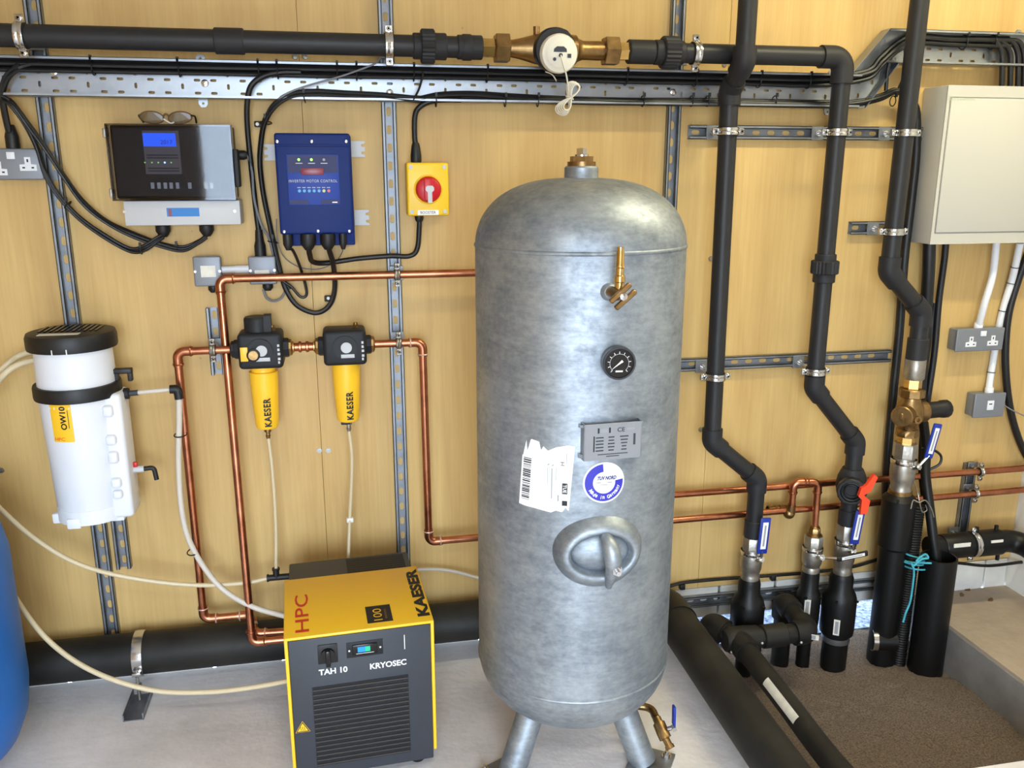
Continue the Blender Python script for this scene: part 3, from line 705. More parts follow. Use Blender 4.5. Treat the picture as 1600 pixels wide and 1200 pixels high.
# ================================================================== PIPE CLAMPS
def clamp(c, axis, r, label, group='rubber lined pipe clamps', ear=None, stud=None, wd=.020, mt='chrome'):
    c, axis = V3(c), V3(axis).normalized(); ear = V3(ear if ear is not None else (Zv if abs(axis.z) < .5 else X))
    ear = (ear-axis*ear.dot(axis)).normalized()
    t = thing('pipe_clamp', label, 'pipe clamp', tuple(c), group)
    obj('lining', mb().lathe([(r+.0004, -wd*.62), (r+.003, -wd*.62), (r+.003, wd*.62), (r+.0004, wd*.62)], c, axis, 36, closed=True), 'rubber', t)
    o_ = r+.0055; obj('band', mb().lathe([(r+.003, -wd/2), (o_, -wd/2), (o_+.001, -wd/4), (o_-.001, 0), (o_+.001, wd/4), (o_, wd/2), (r+.003, wd/2)], c, axis, 36, closed=True), mt, t)
    nn = OUT-axis*OUT.dot(axis); nn.normalize()
    for s in (-1, 1):
        e0 = c+ear*(s*(r+.013)); M_ = Matrix((ear, axis, nn)).transposed().to_4x4(); M_.translation = e0
        er = obj('ear', mb().rbox((-.010, -wd/2, -.0045), (.009, wd/2, .0045), .0015, 1, M_), mt, t)
        obj('screw', mb().cyl(e0-nn*.010, e0+nn*.010, .0032, 8).lathe([(.0062, .0045), (.0062, .008), (.004, .010)], e0, nn, 12), mt, er)
    if stud is not None:
        stud = V3(stud); d = (stud-c).normalized(); s0 = c+d*(r+.004)
        sd_ = obj('stud', mb().cyl(s0, stud, .0045, 10), mt, t)
        obj('stud_nut', mb().lathe([(.009, 0), (.009, .010)], s0, d, 6), mt, sd_); obj('stud_nut', mb().lathe([(.010, -.009), (.010, 0)], stud, d, 6), mt, sd_)
        M_ = Matrix((axis if abs(axis.z) < .5 else X, Zv if abs(axis.z) < .5 else axis, OUT)).transposed().to_4x4(); M_.translation = V3((stud.x, stud.y, stud.z))
        obj('rail_plate', mb().rbox((-.02, -.021, -.004), (.02, .021, .001), .001, 1, M_), 'zinc_dull', sd_)
    return t

# ================================================================== GREY PLASTIC PIPEWORK
RP, RS_ = .0278, .0270
MO, MZ = .13, 1.865
def mx(px): return W(px, 72, MO).x
def sleeve(b, a, c, r, n=28, lip=.002):
    a, c = V3(a), V3(c); d = (c-a); L_ = d.length; d.normalize()
    b.lathe([(r-lip, 0), (r, .0025), (r, L_-.0025), (r-lip, L_)], a, d, n); return b
def ribbed(a, c, r, n=24, amp=.0016):
    a, c = V3(a), V3(c); d = (c-a); L_ = d.length; d.normalize(); x, y, z = frame_of(d); b = mb(); k = n*2; vs = []
    for (q, s) in ((0, -.004), (.003, 0), (L_-.003, 0), (L_, -.004)):
        for j in range(k):
            an = 2*PI*j/k; rr = r+s+(amp if j % 2 else -amp); vs.append(a+d*q+(x*math.cos(an)+y*math.sin(an))*rr)
    fs = []
    for i in range(3):
        for j in range(k): fs.append((i*k+j, i*k+(j+1) % k, (i+1)*k+(j+1) % k, (i+1)*k+j))
    fs += [list(range(k))[::-1], [3*k+j for j in range(k)]]
    return b.add(vs, fs)
def MP(x): return V3((x, -MO, MZ))
# left run up to the meter
lr = thing('plastic_pipe', 'dark grey plastic pipe running along the wall top from the left to the meter', 'pipe', (mx(300), -MO, MZ-.03))
obj('pipe', mb().cyl(MP(-2.39), MP(mx(716)), RP, 32), 'pvc', lr)
obj('coupling', sleeve(mb(), MP(mx(336)), MP(mx(382)), .0325), 'pvc_fit', lr)
un = obj('union', sleeve(mb(), MP(mx(645)), MP(mx(661)), .0335), 'pvc_fit', lr); obj('union_end', sleeve(mb(), MP(mx(676)), MP(mx(697)), .0345), 'pvc_fit', un)
obj('union_nut', ribbed(MP(mx(657)), MP(mx(679)), .0425), 'pvc_fit', un)
obj('threaded_adaptor', sleeve(mb(), MP(mx(714)), MP(mx(753)), .0315).lathe([(.033, 0), (.0342, .003), (.0342, .022), (.033, .025)], MP(mx(722)), X, 12), 'pvc_fit', lr)
# water meter
wm = thing('water_meter', 'brass water meter with black and cream round head on the top pipe', 'water meter', (mx(868), -MO, MZ-.06))
hexr = lambda a, c, r: mb().lathe([(r-.002, 0), (r, .002), (r, (V3(c)-V3(a)).length-.002), (r-.002, (V3(c)-V3(a)).length)], a, V3(c)-V3(a), 6, ref=(0, -.5, .87))
for s, a, b_, c, d_ in ((1, 752, 773, 773, 795), (-1, 984, 963, 965, 943)):
    obj('tail_piece', hexr(MP(mx(min(a, b_))), MP(mx(max(a, b_))), .026), 'brass_bright', wm)
    obj('union_nut', hexr(MP(mx(min(c, d_))), MP(mx(max(c, d_))), .0405), 'brass', wm)
mc = MP(mx(868)); L1 = mx(868)-mx(795); L2 = mx(943)-mx(868)
obj('body', mb().lathe([(.024, -L1), (.026, -L1+.012), (.030, -L1+.03), (.043, -.055), (.046, -.02), (.046, .02), (.043, .055), (.034, L2-.075), (.0275, L2-.06), (.0285, L2-.012), (.027, L2)], mc, X, 32, sq=(.9, 1)).cyl(MP(mx(838))+Zv*.02, MP(mx(838))+Zv*.058, .009, 12), 'brass', wm)
hdx = V3((.0, -1, -.10)).normalized(); hc = W(868, 78, .19); 
hd_ = obj('register_head', mb().lathe([(.046, -.05), (.056, -.03), (.057, .0), (.054, .006), (.0001, .006)], hc, hdx, 44), 'black', wm)
hf = Fr(hc+hdx*.006, X, Zv)
pc_ = W(872, 84, .205)
pu = obj('pulse_unit', mb().lathe([(.050, -.004), (.0505, .012), (.047, .019), (.036, .022), (.034, .0235), (.0001, .0235)], pc_, hdx, 44), 'cable_white', hd_)
pf_ = Fr(pc_+hdx*.0237, X, hdx.cross(X)*-1 if (hdx.cross(X)).z < 0 else hdx.cross(X)); pf_.n = hdx
win = [(-.018, .004), (.018, .004), (.017, .012), (.009, .018), (-.009, .018), (-.017, .012)]
obj('window', mb().prism(win, pf_.P(0, 0, 0), pf_.u, pf_.v, pf_.n*.0008), 'slate', pu, smooth=False)
obj('grommet', disc(pf_, .001, -.004, .005, 0, .004, 14), 'black', pu); obj('seal_screw', disc(pf_, -.015, -.014, .0045, 0, .0015, 14), 'slate', pu); obj('clip', plate(pf_, .020, -.010, .030, .0, 0, .0015), 'slate', pu, smooth=False)
obj('sticker', mb().lathe([(.0572, 0), (.0572, .02)], hc-hdx*.022, hdx, 44), 'black', hd_)
for (a0, a1, mt_) in ((100, 128, 'tape_blue'), (52, 66, 'white')):
    b = mb(); x_, y_, z_ = X, pf_.v, hdx
    for i in range(6):
        t0, t1 = math.radians(a0+(a1-a0)*i/6), math.radians(a0+(a1-a0)*(i+1)/6)
        b.add([hc-hdx*q+(X*math.cos(t)+pf_.v*math.sin(t))*.0578 for q, t in ((.018, t0), (.0, t0), (.0, t1), (.018, t1))], [(0, 1, 2, 3)])
    obj('tag', b, mt_, hd_, smooth=False)
# meter signal cable with its coil
g0 = pf_.P(.001, -.004, .004)
pts = [g0, W(880, 100, .24), W(885, 118, .22), W(888, 140, .20), W(888, 152, .19)]
coil = []
cx_, cy_ = 890, 153
for i in range(120):
    a = 2*PI*i/24; k = i//24
    L_ = 31-2.2*k if math.sin(a) < 0 else 29-1.2*k; wd_ = (13-1.6*k)
    ax = math.sin(a)*L_; bx = math.sin(2*a)*wd_*.8
    coil.append(W(cx_+ax*.42+bx*.9+(k-2)*1.3, cy_-ax*.84+bx*.42, .185+.005*k+.004*math.cos(a)))
wc = thing('signal_cable', 'thin cream cable looped in a small bundle hanging from the meter', 'cable', tuple(W(888, 180, .19)))
obj('lead', mb().tube(spline(pts, 6), .0022, 8), 'cable_white', wc); obj('coil', mb().tube(coil, .0019, 8), 'cable_white', wc)
obj('tie', mb().ring(W(890, 153, .188), (W(902, 130, .188)-W(884, 175, .188)), .0105, .002, 16, 6), 'cable_white', wc)
obj('stray_end', mb().tube(spline([W(852, 112, .16), W(862, 116, .16), W(868, 124, .16), W(869, 127, .15)], 5), .0016, 6), 'cable_white', wc)

# right run, elbow, riser with the orange-handled valve
BX = 1.474; BX2 = W(1336, 700, MO).x
ze1, ze2 = W(1272, 606, MO).z, W(1338, 690, MO).z
ec = V3((BX, -MO, MZ)); e1 = V3((BX, -MO, ze1)); e2 = V3((BX2, -MO, ze2))
zb = W(1325, 818, MO).z
rr_ = thing('plastic_pipe', 'dark grey plastic pipe from the meter turning down to the orange-handled valve', 'pipe', (BX, -MO, zb))
path = fillet([MP(mx(1005)), ec, e1, e2, V3((BX2, -MO, zb))], [.035, .02, .02], 8)
obj('pipe', mb().tube(path, RS_, 28), 'pvc', rr_)
obj('elbow', mb().tube(elbow_path(MP(0), ec, e1, .036, .038), .0325, 28), 'pvc_fit', rr_)
obj('elbow', mb().tube(elbow_path(ec, e1, e2, .03, .030), .0322, 28), 'pvc_fit', rr_)
obj('elbow', mb().tube(elbow_path(e1, e2, e2-Zv, .03, .030), .0322, 28), 'pvc_fit', rr_)
obj('threaded_adaptor', sleeve(mb(), MP(mx(981)), MP(mx(1021)), .0325), 'pvc_fit', rr_)
un = obj('union', sleeve(mb(), MP(mx(1022)), MP(mx(1040)), .0335), 'pvc_fit', rr_); obj('union_end', sleeve(mb(), MP(mx(1058)), MP(mx(1068)), .032), 'pvc_fit', un)
obj('union_nut', ribbed(MP(mx(1034)), MP(mx(1059)), .0425), 'pvc_fit', un)
def BP(py): return V3((BX, -MO, W(1288, py, MO).z))
un = obj('union', sleeve(mb(), BP(397), BP(411), .0325), 'pvc_fit', rr_); obj('union_end', sleeve(mb(), BP(424), BP(441), .034), 'pvc_fit', un)
obj('union_nut', ribbed(BP(407), BP(428), .041), 'pvc_fit', un)
# valve body on this riser
vc = V3((BX2, -MO, W(1325, 757, MO).z)); vd = V3((-.52, -.85, -.05)).normalized()
vb_ = obj('valve_body', mb().lathe([(.033, -.058), (.037, -.05), (.046, -.028), (.050, 0), (.046, .028), (.037, .05), (.033, .058)], vc, Zv, 32), 'pvc_fit', rr_)
fcv = vc+vd*.068
obj('access_nut', mb().lathe([(.036, -.06), (.038, -.03), (.046, -.022), (.047, .0), (.043, .004), (.036, .004), (.033, -.012), (.0001, -.012)], fcv, vd, 12), 'pvc', vb_)
obj('bore_ring', mb().ring(fcv-vd*.001, vd, .0305, .0035, 32, 8).ring(fcv-vd*.008, vd, .021, .003, 32, 8), 'black', vb_)
hs = vc+V3((.030, -.035, .0)); he = W(1351, 772, .20)
hv = obj('valve_handle', mb().prism([(p[0]*1.2, p[1]*1.12) for p in ((-.010, .004), (.014, .010), (.034, .050), (.018, .062), (-.004, .034), (-.024, .028), (-.030, .004), (-.015, -.010), (-.012, -.056), (.014, -.058), (.018, -.020))], he, V3((.93, .2, .05)), V3((.05, 0, 1)), V3((-.2, -.95, 0)).normalized()*.016), 'orange_red', vb_)
obj('valve_stem', mb().cyl(hs, he+V3((-.006, 0, .0)), .012, 14), 'pvc_fit', vb_)

# riser passing in front of the top pipe, down to the left blue-lever valve
AX = 1.124; AO2 = .205; AX2 = W(1180, 790, MO).x
a_top = V3((AX+.003, -AO2, ZC)); j1 = V3((AX+.002, -AO2, 1.838)); j2 = V3((AX, -MO+.004, 1.765))
ae1 = V3((AX+.008, -MO, W(1117, 690, MO).z)); ae2 = V3((AX2, -MO, W(1183, 748, MO).z)); ab = V3((AX2, -MO, W(1178, 838, MO).z))
ar = thing('plastic_pipe', 'dark grey plastic riser crossing in front of the top pipe beside the tank', 'pipe', tuple(ab))
obj('pipe', mb().tube(fillet([a_top, j1, j2, ae1, ae2, ab], .02, 8), RS_, 28), 'pvc', ar)
for p0, c, p1 in ((a_top, j1, j2), (j1, j2, ae1)): obj('elbow', mb().tube(elbow_path(p0, c, p1, .03, .026), .0325, 28), 'pvc_fit', ar)
for p0, c, p1 in ((j2, ae1, ae2), (ae1, ae2, ab)): obj('elbow', mb().tube(elbow_path(p0, c, p1, .03, .030), .0322, 28), 'pvc_fit', ar)
obj('threaded_adaptor', sleeve(mb(), V3((AX2, -MO, W(1178, 812, MO).z)), ab, .031), 'pvc_fit', ar)

# right-hand riser, over the reducing valve
CX = 1.704; CX2 = 1.832
c1 = V3((CX-.006, -MO, W(1382, 425, MO).z)); c2 = V3((CX2, -MO, W(1440, 487, MO).z)); cb = V3((CX2, -MO, W(1434, 562, MO).z)); ct = V3((CX+.006, -MO, ZC))
crs = thing('plastic_pipe', 'dark grey plastic riser beside the grey cabinet leading to the brass reducing valve', 'pipe', tuple(cb))
obj('pipe', mb().tube(fillet([ct, c1, c2, cb], .02, 8), RS_*1.03, 28), 'pvc', crs)
for p0, c, p1 in ((ct, c1, c2), (c1, c2, cb)): obj('elbow', mb().tube(elbow_path(p0, c, p1, .03, .034), .0335, 28), 'pvc_fit', crs)
obj('threaded_adaptor', sleeve(mb(), V3((CX2, -MO, W(1436, 528, MO).z)), cb, .0325), 'pvc_fit', crs)

# clamps on the grey pipes
for x, px, lb in ((-.750, 24, 'far left on the top grey pipe'), (.147, 603, 'on the top grey pipe left of the meter'), (1.0, 1088, 'on the top grey pipe right of the meter')):
    clamp(MP(x if px != 1088 else mx(1087)), X, RP, 'steel clamp '+lb, stud=V3((x if px != 1088 else mx(1087), -.021, MZ)))
R1, R2, R3 = 1.655, W(1385, 362, MO).z, W(1272, 580, MO).z
R3a = W(1120, 588, MO).z
for x, z, lb, py in ((AX, R1-.002, 'on the tank-side riser at the upper rail', .06), (BX, R1-.002, 'on the middle riser at the upper rail', .05), (CX+.002, R1-.002, 'on the right riser at the upper rail', .05),
                 (CX-.005, R2, 'on the right riser at the short rail by the cabinet', .05), (AX+.006, R3a, 'on the tank-side riser at the lower rail', .03), (BX, R3, 'on the middle riser at the lower rail', .03)):
    zr = {0: R1}.get(0) if z > 1.6 else (W(1325, 356).z if z > 1.2 else W(1064, 569).z)
    clamp(V3((x, -MO, z)), Zv, RS_, 'steel clamp '+lb, stud=V3((x, -.021, z+.6*(zr-z))))

# ================================================================== COPPER PIPEWORK
CO, CR_ = .06, .0115
def cu_elbow(parent, p0, c, p1, R=.024, leg=.018, mt='copper', bead='copper'):
    ep = elbow_path(p0, c, p1, R, leg); e = obj('elbow', mb().tube(ep, CR_+.0022, 16), mt, parent)
    for q, k in ((ep[0], ep[1]), (ep[-1], ep[-2])):
        ax = (q-k).normalized(); obj('joint_ring', mb().ring(q-ax*.006, ax, CR_+.0025, .0022, 18, 6), bead, e)
    return e
def cu_run(label, pts, loc, R=.024, skip=(), bead='copper', beads=None):
    t = thing('copper_pipe', label, 'copper pipe', tuple(loc))
    P = [V3(p) for p in pts]; obj('pipe', mb().tube(fillet(P, R, 8), CR_, 16), 'copper', t)
    for i in range(1, len(P)-1):
        if i not in skip: cu_elbow(t, P[i-1], P[i], P[i+1], R, bead=(beads or {}).get(i, bead))
    return t
zA = W(500, 432, CO).z; xA = W(343, 436, CO).x
zAb = W(410, 1003, CO).z; zBt = W(310, 551, .07).z; xB = W(275, 553, .07).x
A = [V3((TX-.02, -.30, zA)), V3((TX-.02, -CO, zA)), V3((xA, -CO, zA)), V3((xA, -.165, zAb)), V3((-.10, -.165, zAb))]
A[3].x = W(394, 1004, .165).x; A[3].z = A[4].z = W(394, 1004, .165).z; A[4].x = -.172
cu_run('copper pipe from the tank along the wall and down to the dryer', A, A[3], skip=(1,))
F1x0, F1x1 = W(366, 549, .09).x, W(452, 545, .09).x; F2x0, F2x1 = W(497, 541, .09).x, W(580, 536, .09).x
FO = .09; zF = W(470, 542, FO).z
xB = W(277, 553, FO).x
zBb = W(330, 966, FO).z
B = [V3((F1x0+.012, -FO, zF)), V3((xB, -FO, zF)), V3((xB+.002, -FO, zBb)), V3((W(392, 962, FO).x, -FO, zBb)), V3((W(397, 985, .13).x, -.13, W(397, 990, .13).z)), V3((-.06, -.13, W(440, 990, .13).z)), V3((-.06, -.185, W(440, 990, .13).z))]
cu_run('copper pipe looping from the left filter down to the dryer', B, B[2], beads={2: 'solder', 3: 'solder', 4: 'solder'})
zC = .415; xC = W(658, 533, CO).x; zC1 = W(620, 532, FO).z
Cc = [V3((F2x1-.012, -FO, zF)), V3((W(660, 531, FO).x, -FO, zF)), V3((W(660, 531, FO).x+.004, -FO, zC)), V3((XR, -CO, zC))]
Cc[3] = V3((XR, -.06, zC)); Cc[2].z = zC
cc_ = cu_run('copper pipe from the right filter dropping and running behind the tank to the corner', Cc, Cc[2], beads={1: 'solder', 2: 'solder'})
zD = .498
cu_run('upper of the two level copper pipes leading right behind the tank', [V3((TX, -.32, zD)), V3((TX, -.06, zD)), V3((XR, -.06, zD))], (1.2, -.06, zD-.012), skip=(1,))
# branch loop from the lower pipe to the middle valve
bx0, bx1 = W(1238, 780, .085).x, W(1276, 780, .10).x; zt_ = W(1258, 753, .09).z
VB = W(1272, 836, .10)
br = cu_run('small copper swan-neck branch looping over to the middle brass valve', [V3((bx0-.006, -.075, zC-.012)), V3((bx0, -.085, zC+.012)), V3((bx0, -.085, zt_)), V3((bx1, -.10, zt_)), V3((VB.x, -.10, VB.z))], (bx0, -.08, zC-.02), skip=(1,))
obj('tee', mb().cyl((bx0-.075, -.0615, zC), (bx0+.02, -.0615, zC), CR_+.003, 16), 'brass', br)
obj('elbow_body', mb().sphere((bx0-.004, -.078, zC-.008), .0205, 18).cyl((bx0-.002, -.083, zC-.006), (bx0, -.085, zC+.024), .0145, 16), 'brass', br)
for q in (-.07, -.045, -.03): obj('tee_nut', mb().lathe([(.0145, -.005), (.018, -.003), (.018, .003), (.0145, .005)], (bx0+q, -.0615, zC), X, 8), 'brass', br)
obj('compression_nut', mb().lathe([(.0135, .022), (.016, .020), (.021, .012), (.021, -.004), (.027, -.008), (.027, -.016)], V3((VB.x, -.10, VB.z+.012)), Zv, 8), 'brass', br)
# clamps on copper
def cclamp(p, axis, lb, ear=None): clamp(p, axis, CR_, 'small steel clamp '+lb, 'small copper pipe clamps', ear=ear, stud=V3((p[0], -.021, p[2])), wd=.014, mt='nickel')
cclamp(V3((.147+.006, -CO, zA)), X, 'on the upper copper pipe at the tall channel')
cclamp(V3((.149, -FO, zF)), X, 'on the copper pipe right of the filters')
cclamp(V3((-.372, -FO, zF)), X, 'on the copper pipe left of the filters')
xr_ = W(1522, 738, .06).x
cclamp(V3((W(1497, 838).x+.004, -.06, zD)), X, 'on the upper level copper pipe near the corner'); cclamp(V3((W(1497, 838).x-.004, -.06, zC)), X, 'on the lower level copper pipe near the corner')

# ================================================================== FILTERS
def filt(x0, x1, pxb, gauge, label):
    xc = (x0+x1)/2; t = thing('air_filter', label, 'air filter', (xc, -FO, W(420, 680, FO).z), 'yellow bowl air filters'); hw = (x1-x0)/2
    bw = hw*.80
    fd = .052; ztop, zbot = zF+.052, zF-.050
    hd = obj('head', mb().rbox((xc-bw, -FO-fd, zbot), (xc+bw, -FO+.045, ztop), .012, 3).lathe([(.026, -hw*1.0), (.028, -hw+.004), (.028, hw-.004), (.026, hw)], (xc, -FO, zF), X, 8), 'slate_dark', t)
    fz = Fr((xc, -FO-fd, zF), X, Zv)
    obj('boss', disc(fz, 0, .004, .034, -.004, .006, 28), 'slate_dark', hd)
    obj('marking_disc', disc(fz, .004, .004, .0155, .005, .0075, 24), 'light_grey', hd)
    obj('name_strip', rplate(fz, -.012, -.026, .026, -.015, .004, .0065, .001), 'light_grey', hd)
    b = mb()
    for k, (v, w_) in enumerate(((.016, .006), (.004, .006), (-.008, .007), (-.022, .007), (-.032, .005))): plate(fz, bw-.014, v-.003, bw-.014+w_, v+.004, 0, .001, b)
    obj('moulded_marks', b, 'light_grey', hd, smooth=False, kind='stuff')
    obj('vent_plug', mb().lathe([(.009, 0), (.009, .012)], (xc+bw*.55, -FO-.01, ztop-.002), Zv, 6).cyl((xc+bw*.55, -FO-.01, ztop+.01), (xc+bw*.55, -FO-.01, ztop+.016), .006, 10), 'brass', hd)
    if gauge:
        obj('pressure_indicator', mb().lathe([(.036, 0), (.036, .038), (.032, .044), (.0001, .044)], (xc-.008, -FO, ztop-.004), Zv, 24).box((xc+.012, -FO-.03, ztop+.0), (xc+.032, -FO+.01, ztop+.046)), 'slate_dark', t)
        obj('yellow_tag', rplate(fz, -.053, -.024, -.033, .016, .004, .007, .001), 'yellow', hd)
        obj('brass_dial', mb().lathe([(.018, 0), (.018, .010), (.014, .012), (.0001, .012)], fz.P(-.018, -.006, .004), OUT, 28), 'black', hd)
        obj('dial_face', mb().lathe([(.013, 0), (.013, .001)], fz.P(-.018, -.006, .016), OUT, 24), 'brass', hd)
    zb0, zb1 = zbot+.002, W(pxb[0], pxb[1], FO).z; rt, rb = .040, .033
    bl = obj('bowl', mb().lathe([(.036, .006), (rt, .004), (rt, -.006)] + ([(.034, -.008), (.034, -.016)] if gauge else []) + [(rt, -.018), (rt-.0015, -.07), (rb, zb1-zb0+.012), (rb-.004, zb1-zb0+.002), (rb-.010, zb1-zb0), (.0001, zb1-zb0)], (xc, -FO, zb0), Zv, 36), 'yellow', t)
    class CF(Fr):
        def __init__(s): pass
        def P(s, u, v, d=0):
            r = rb+.0035-.002*0+d+ (.003*(v+.04)/.08); a = -PI/2-.05+u/.036; return V3((xc+r*math.cos(a), -FO+r*math.sin(a), zb1+.055+v))
    text('KAESER', CF(), .008, 0, .086, .019, 'ink', bl, rot=PI/2, bold=.034, d=.0006, space=1.14)
    dr_ = obj('drain_fitting', mb().lathe([(.010, .002), (.010, -.012), (.006, -.014), (.006, -.022), (.0075, -.023), (.0045, -.036)], (xc, -FO, zb1), Zv, 12), 'brass' if gauge else 'nickel', t)
    for s, xx in ((-1, x0), (1, x1)): obj('end_connector', mb().lathe([(.022, -.012), (.024, -.010), (.024, .010), (.018, .014)], (xx-s*.004, -FO, zF), X*s, 8), 'slate_dark' if s < 0 and gauge else 'brass', hd)
    if not gauge: obj('float_drain_cap', mb().rbox((xc-.022, -FO-.012, zb1-.010), (xc+.004, -FO+.012, zb1+.001), .003), 'black', t)
    return xc, zb1
f1 = filt(F1x0, F1x1, (419, 668), True, 'left yellow air filter with a brass dial and yellow tag')
f2 = filt(F2x0, F2x1, (545, 657), False, 'right yellow air filter without a dial')
nip = thing('copper_nipple', 'short copper nipple with brass nuts joining the two air filters', 'pipe fitting', ((F1x1+F2x0)/2, -FO, zF))
obj('pipe', mb().cyl((F1x1-.004, -FO, zF), (F2x0+.004, -FO, zF), CR_+.001, 16), 'copper', nip)
for k in range(4): xx = F1x1+.010+(F2x0-F1x1-.02)*k/3; obj('ring', mb().lathe([(CR_+.001, -.005), (CR_+.005, -.003), (CR_+.005, .003), (CR_+.001, .005)], (xx, -FO, zF), X, 18), 'copper' if k in (1, 2) else 'brass_bright', nip)

# ================================================================== OIL / WATER SEPARATOR
OX, OO = -.722, .135
oz = lambda py: W(110, py, OO).z
zl, zlb, zr0, zr1, zbt = 1.128, 1.083, .988, .950, W(150, 800, OO).z
ow = thing('oil_separator', 'white oil and water separator canister with black lid on the wall', 'separator', (OX, -OO, zbt))
bodyp = [(.0001, zbt+.02), (.084, zbt+.02), (.088, zbt+.03), (.094, zbt+.2), (.099, .94), (.0985, .97), (.096, zlb+.01)]
bdy = obj('body', mb().lathe(bodyp, (OX, -OO, 0), Zv, 48), 'white_plastic', ow)
obj('base_skirt', mb().lathe([(.083, zbt-.004), (.090, zbt-.004), (.090, zbt+.036), (.083, zbt+.036)], (OX, -OO, 0), Zv, 48, closed=True), 'white_plastic', bdy)
for an in (200, 250, 330): 
    a = math.radians(an); c = V3((OX+.085*math.cos(a), -OO+.085*math.sin(a), zbt-.012)); obj('base_foot', mb().rbox(c-V3((.018, .01, .0)), c+V3((.018, .01, .03)), .005), 'white_plastic', bdy)
obj('lid', mb().lathe([(.100, 0), (.1105, .002), (.112, .008), (.112, .034), (.108, .044), (.096, .047), (.0001, .047)], (OX, -OO, zlb), Zv, 56), 'black', ow)
lt = Fr((OX, -OO, zlb+.0472), X, Y)
lid = bpy.data.objects['lid']
for i in range(11):
    u = -.07+.014*i; h_ = math.sqrt(.09**2-u*u); obj('lid_rib', plate(lt, u-.004, max(-.028, -h_), u+.002, h_*.85, 0, .003), 'black_gloss', lid, smooth=False)
obj('lid_label', plate(lt, -.062, -.075, .038, -.050, 0, .0008), 'paper_dirty', lid, smooth=False)
for a in (-100, -82): 
    a = math.radians(a); p = V3((OX+.1118*math.cos(a), -OO+.1118*math.sin(a), zlb+.001)); obj('lid_mark', mb().box(p-V3((.0012, .0012, 0)), p+V3((.0012, .001, .014))), 'white', lid, smooth=False)
obj('clamp_band', mb().lathe([(.0985, zr1), (.109, zr1+.002), (.110, zr1+.008), (.110, zr0-.006), (.108, zr0), (.0985, zr0)], (OX, -OO, 0), Zv, 56, closed=True), 'black', ow)
obj('band_catch', mb().rbox((OX+.088, -OO-.012, zr0+.018), (OX+.142, -OO+.012, zr0+.032), .003).rbox((OX+.130, -OO-.010, zr0-.004), (OX+.142, -OO+.010, zr0+.03), .003).box((OX+.088, -OO-.008, zr0-.01), (OX+.106, -OO+.008, zr0+.02)), 'black', ow)
# moulded side spine at the right with lugs
sp = obj('side_spine', mb().rbox((OX+.062, -OO-.058, zbt-.002), (OX+.118, -OO+.04, .962), .012, 3), 'white_plastic', bdy)
for py, r_ in ((640, .016), (685, .014), (712, .017), (752, .014), (770, .012)):
    z_ = W(195, py, .19).z; obj('spine_lug', mb().rbox((OX+.072, -OO-.074, z_-r_), (OX+.098, -OO-.05, z_+r_), .008, 3), 'white_plastic', sp)
class OF(Fr):
    def __init__(s): pass
    def P(s, u, v, d=0):
        z_ = .905+v; r = .0985-.0045*(.95-z_)/.25+d; a = math.radians(-104)+u/.097; return V3((OX+r*math.cos(a), -OO+r*math.sin(a), z_))
of = OF(); b = mb()
for i in range(10): b.add([of.P(-.028+.0056*(i+k), v, .0006) for k, v in ((0, -.058), (1, -.058), (1, .046), (0, .046))], [(0, 1, 2, 3)])
lb_ = obj('yellow_label', b, 'yellow', bdy, smooth=False)
text('OW10', of, .006, .008, .064, .016, 'ink', lb_, rot=PI/2, d=.001, bold=.035); text('HPC', of, -.010, -.050, .028, .009, 'red_print', lb_, d=.001)
b = mb().add([of.P(u, v, .001) for u, v in ((.018, -.02), (.020, -.02), (.020, .03), (.018, .03))], [(0, 1, 2, 3)]); obj('print', b, 'wood_dark', lb_, smooth=False)
zi = W(200, 614, .13).z; sx = OX+.115
obj('inlet_nut', mb().lathe([(.016, 0), (.016, .012), (.012, .014)], (sx, -OO, zi), X, 10), 'slate_dark', ow)
obj('inlet_tube', mb().cyl((sx+.01, -OO, zi), (W(272, 608, OO).x, -OO, zi+.006), .006, 10), 'hose_milky', ow)
obj('inlet_ferrule', mb().cyl((sx+.012, -OO, zi), (sx+.036, -OO, zi+.001), .008, 12), 'slate', ow)
zo = W(218, 732, .13).z
sv = obj('sample_valve', mb().cyl((sx-.004, -OO, zo), (sx+.030, -OO, zo), .0095, 14), 'light_grey', ow)
obj('sample_knob', mb().rbox((sx+.002, -OO-.006, zo+.006), (sx+.014, -OO+.006, zo+.022), .003), 'red', sv)
obj('sample_spout', mb().tube(fillet([V3((sx+.028, -OO, zo)), V3((sx+.056, -OO, zo+.002)), V3((sx+.060, -OO, zo-.034))], .010), .0068, 12), 'black', sv)

# ================================================================== HOSES
def hose(name, pts, r, mt, label, n=8, cat='hose', group=None, seg=10):
    return tag(obj(name, mb().tube(spline(pts, n), r, seg), mt), label, cat, group)
# elbow fitting and milky hose strapped to the copper pipe
ep = V3((W(275, 607, OO).x, -OO, zi+.006))
hm = thing('drain_hose', 'milky hose strapped to the left copper pipe, curving down behind the dryer', 'hose', tuple(W(330, 900, .13)))
obj('elbow_fitting', mb().tube(fillet([ep-X*.016, ep+X*.004, ep+V3((.006, 0, -.028))], .008), .0125, 14), 'black', hm)
obj('hose', mb().tube(spline([ep+V3((.006, 0, -.02)), W(280, 660, .13), W(279, 720, .125), W(283, 790, .125), W(294, 840, .125), W(318, 885, .13), W(350, 922, .14), W(395, 948, .16), W(450, 964, .18)], 8), .0082, 12), 'hose_milky', hm)
for px, py in ((282, 679), (302, 862)): obj('hose_tie', mb().ring(W(px, py, .112), Zv, .0165, .0018, 20, 6, sq=(1.55, 1)), 'black', hm)
tx_, tz_ = W(432, 902, .12).x, W(432, 902, .12).z
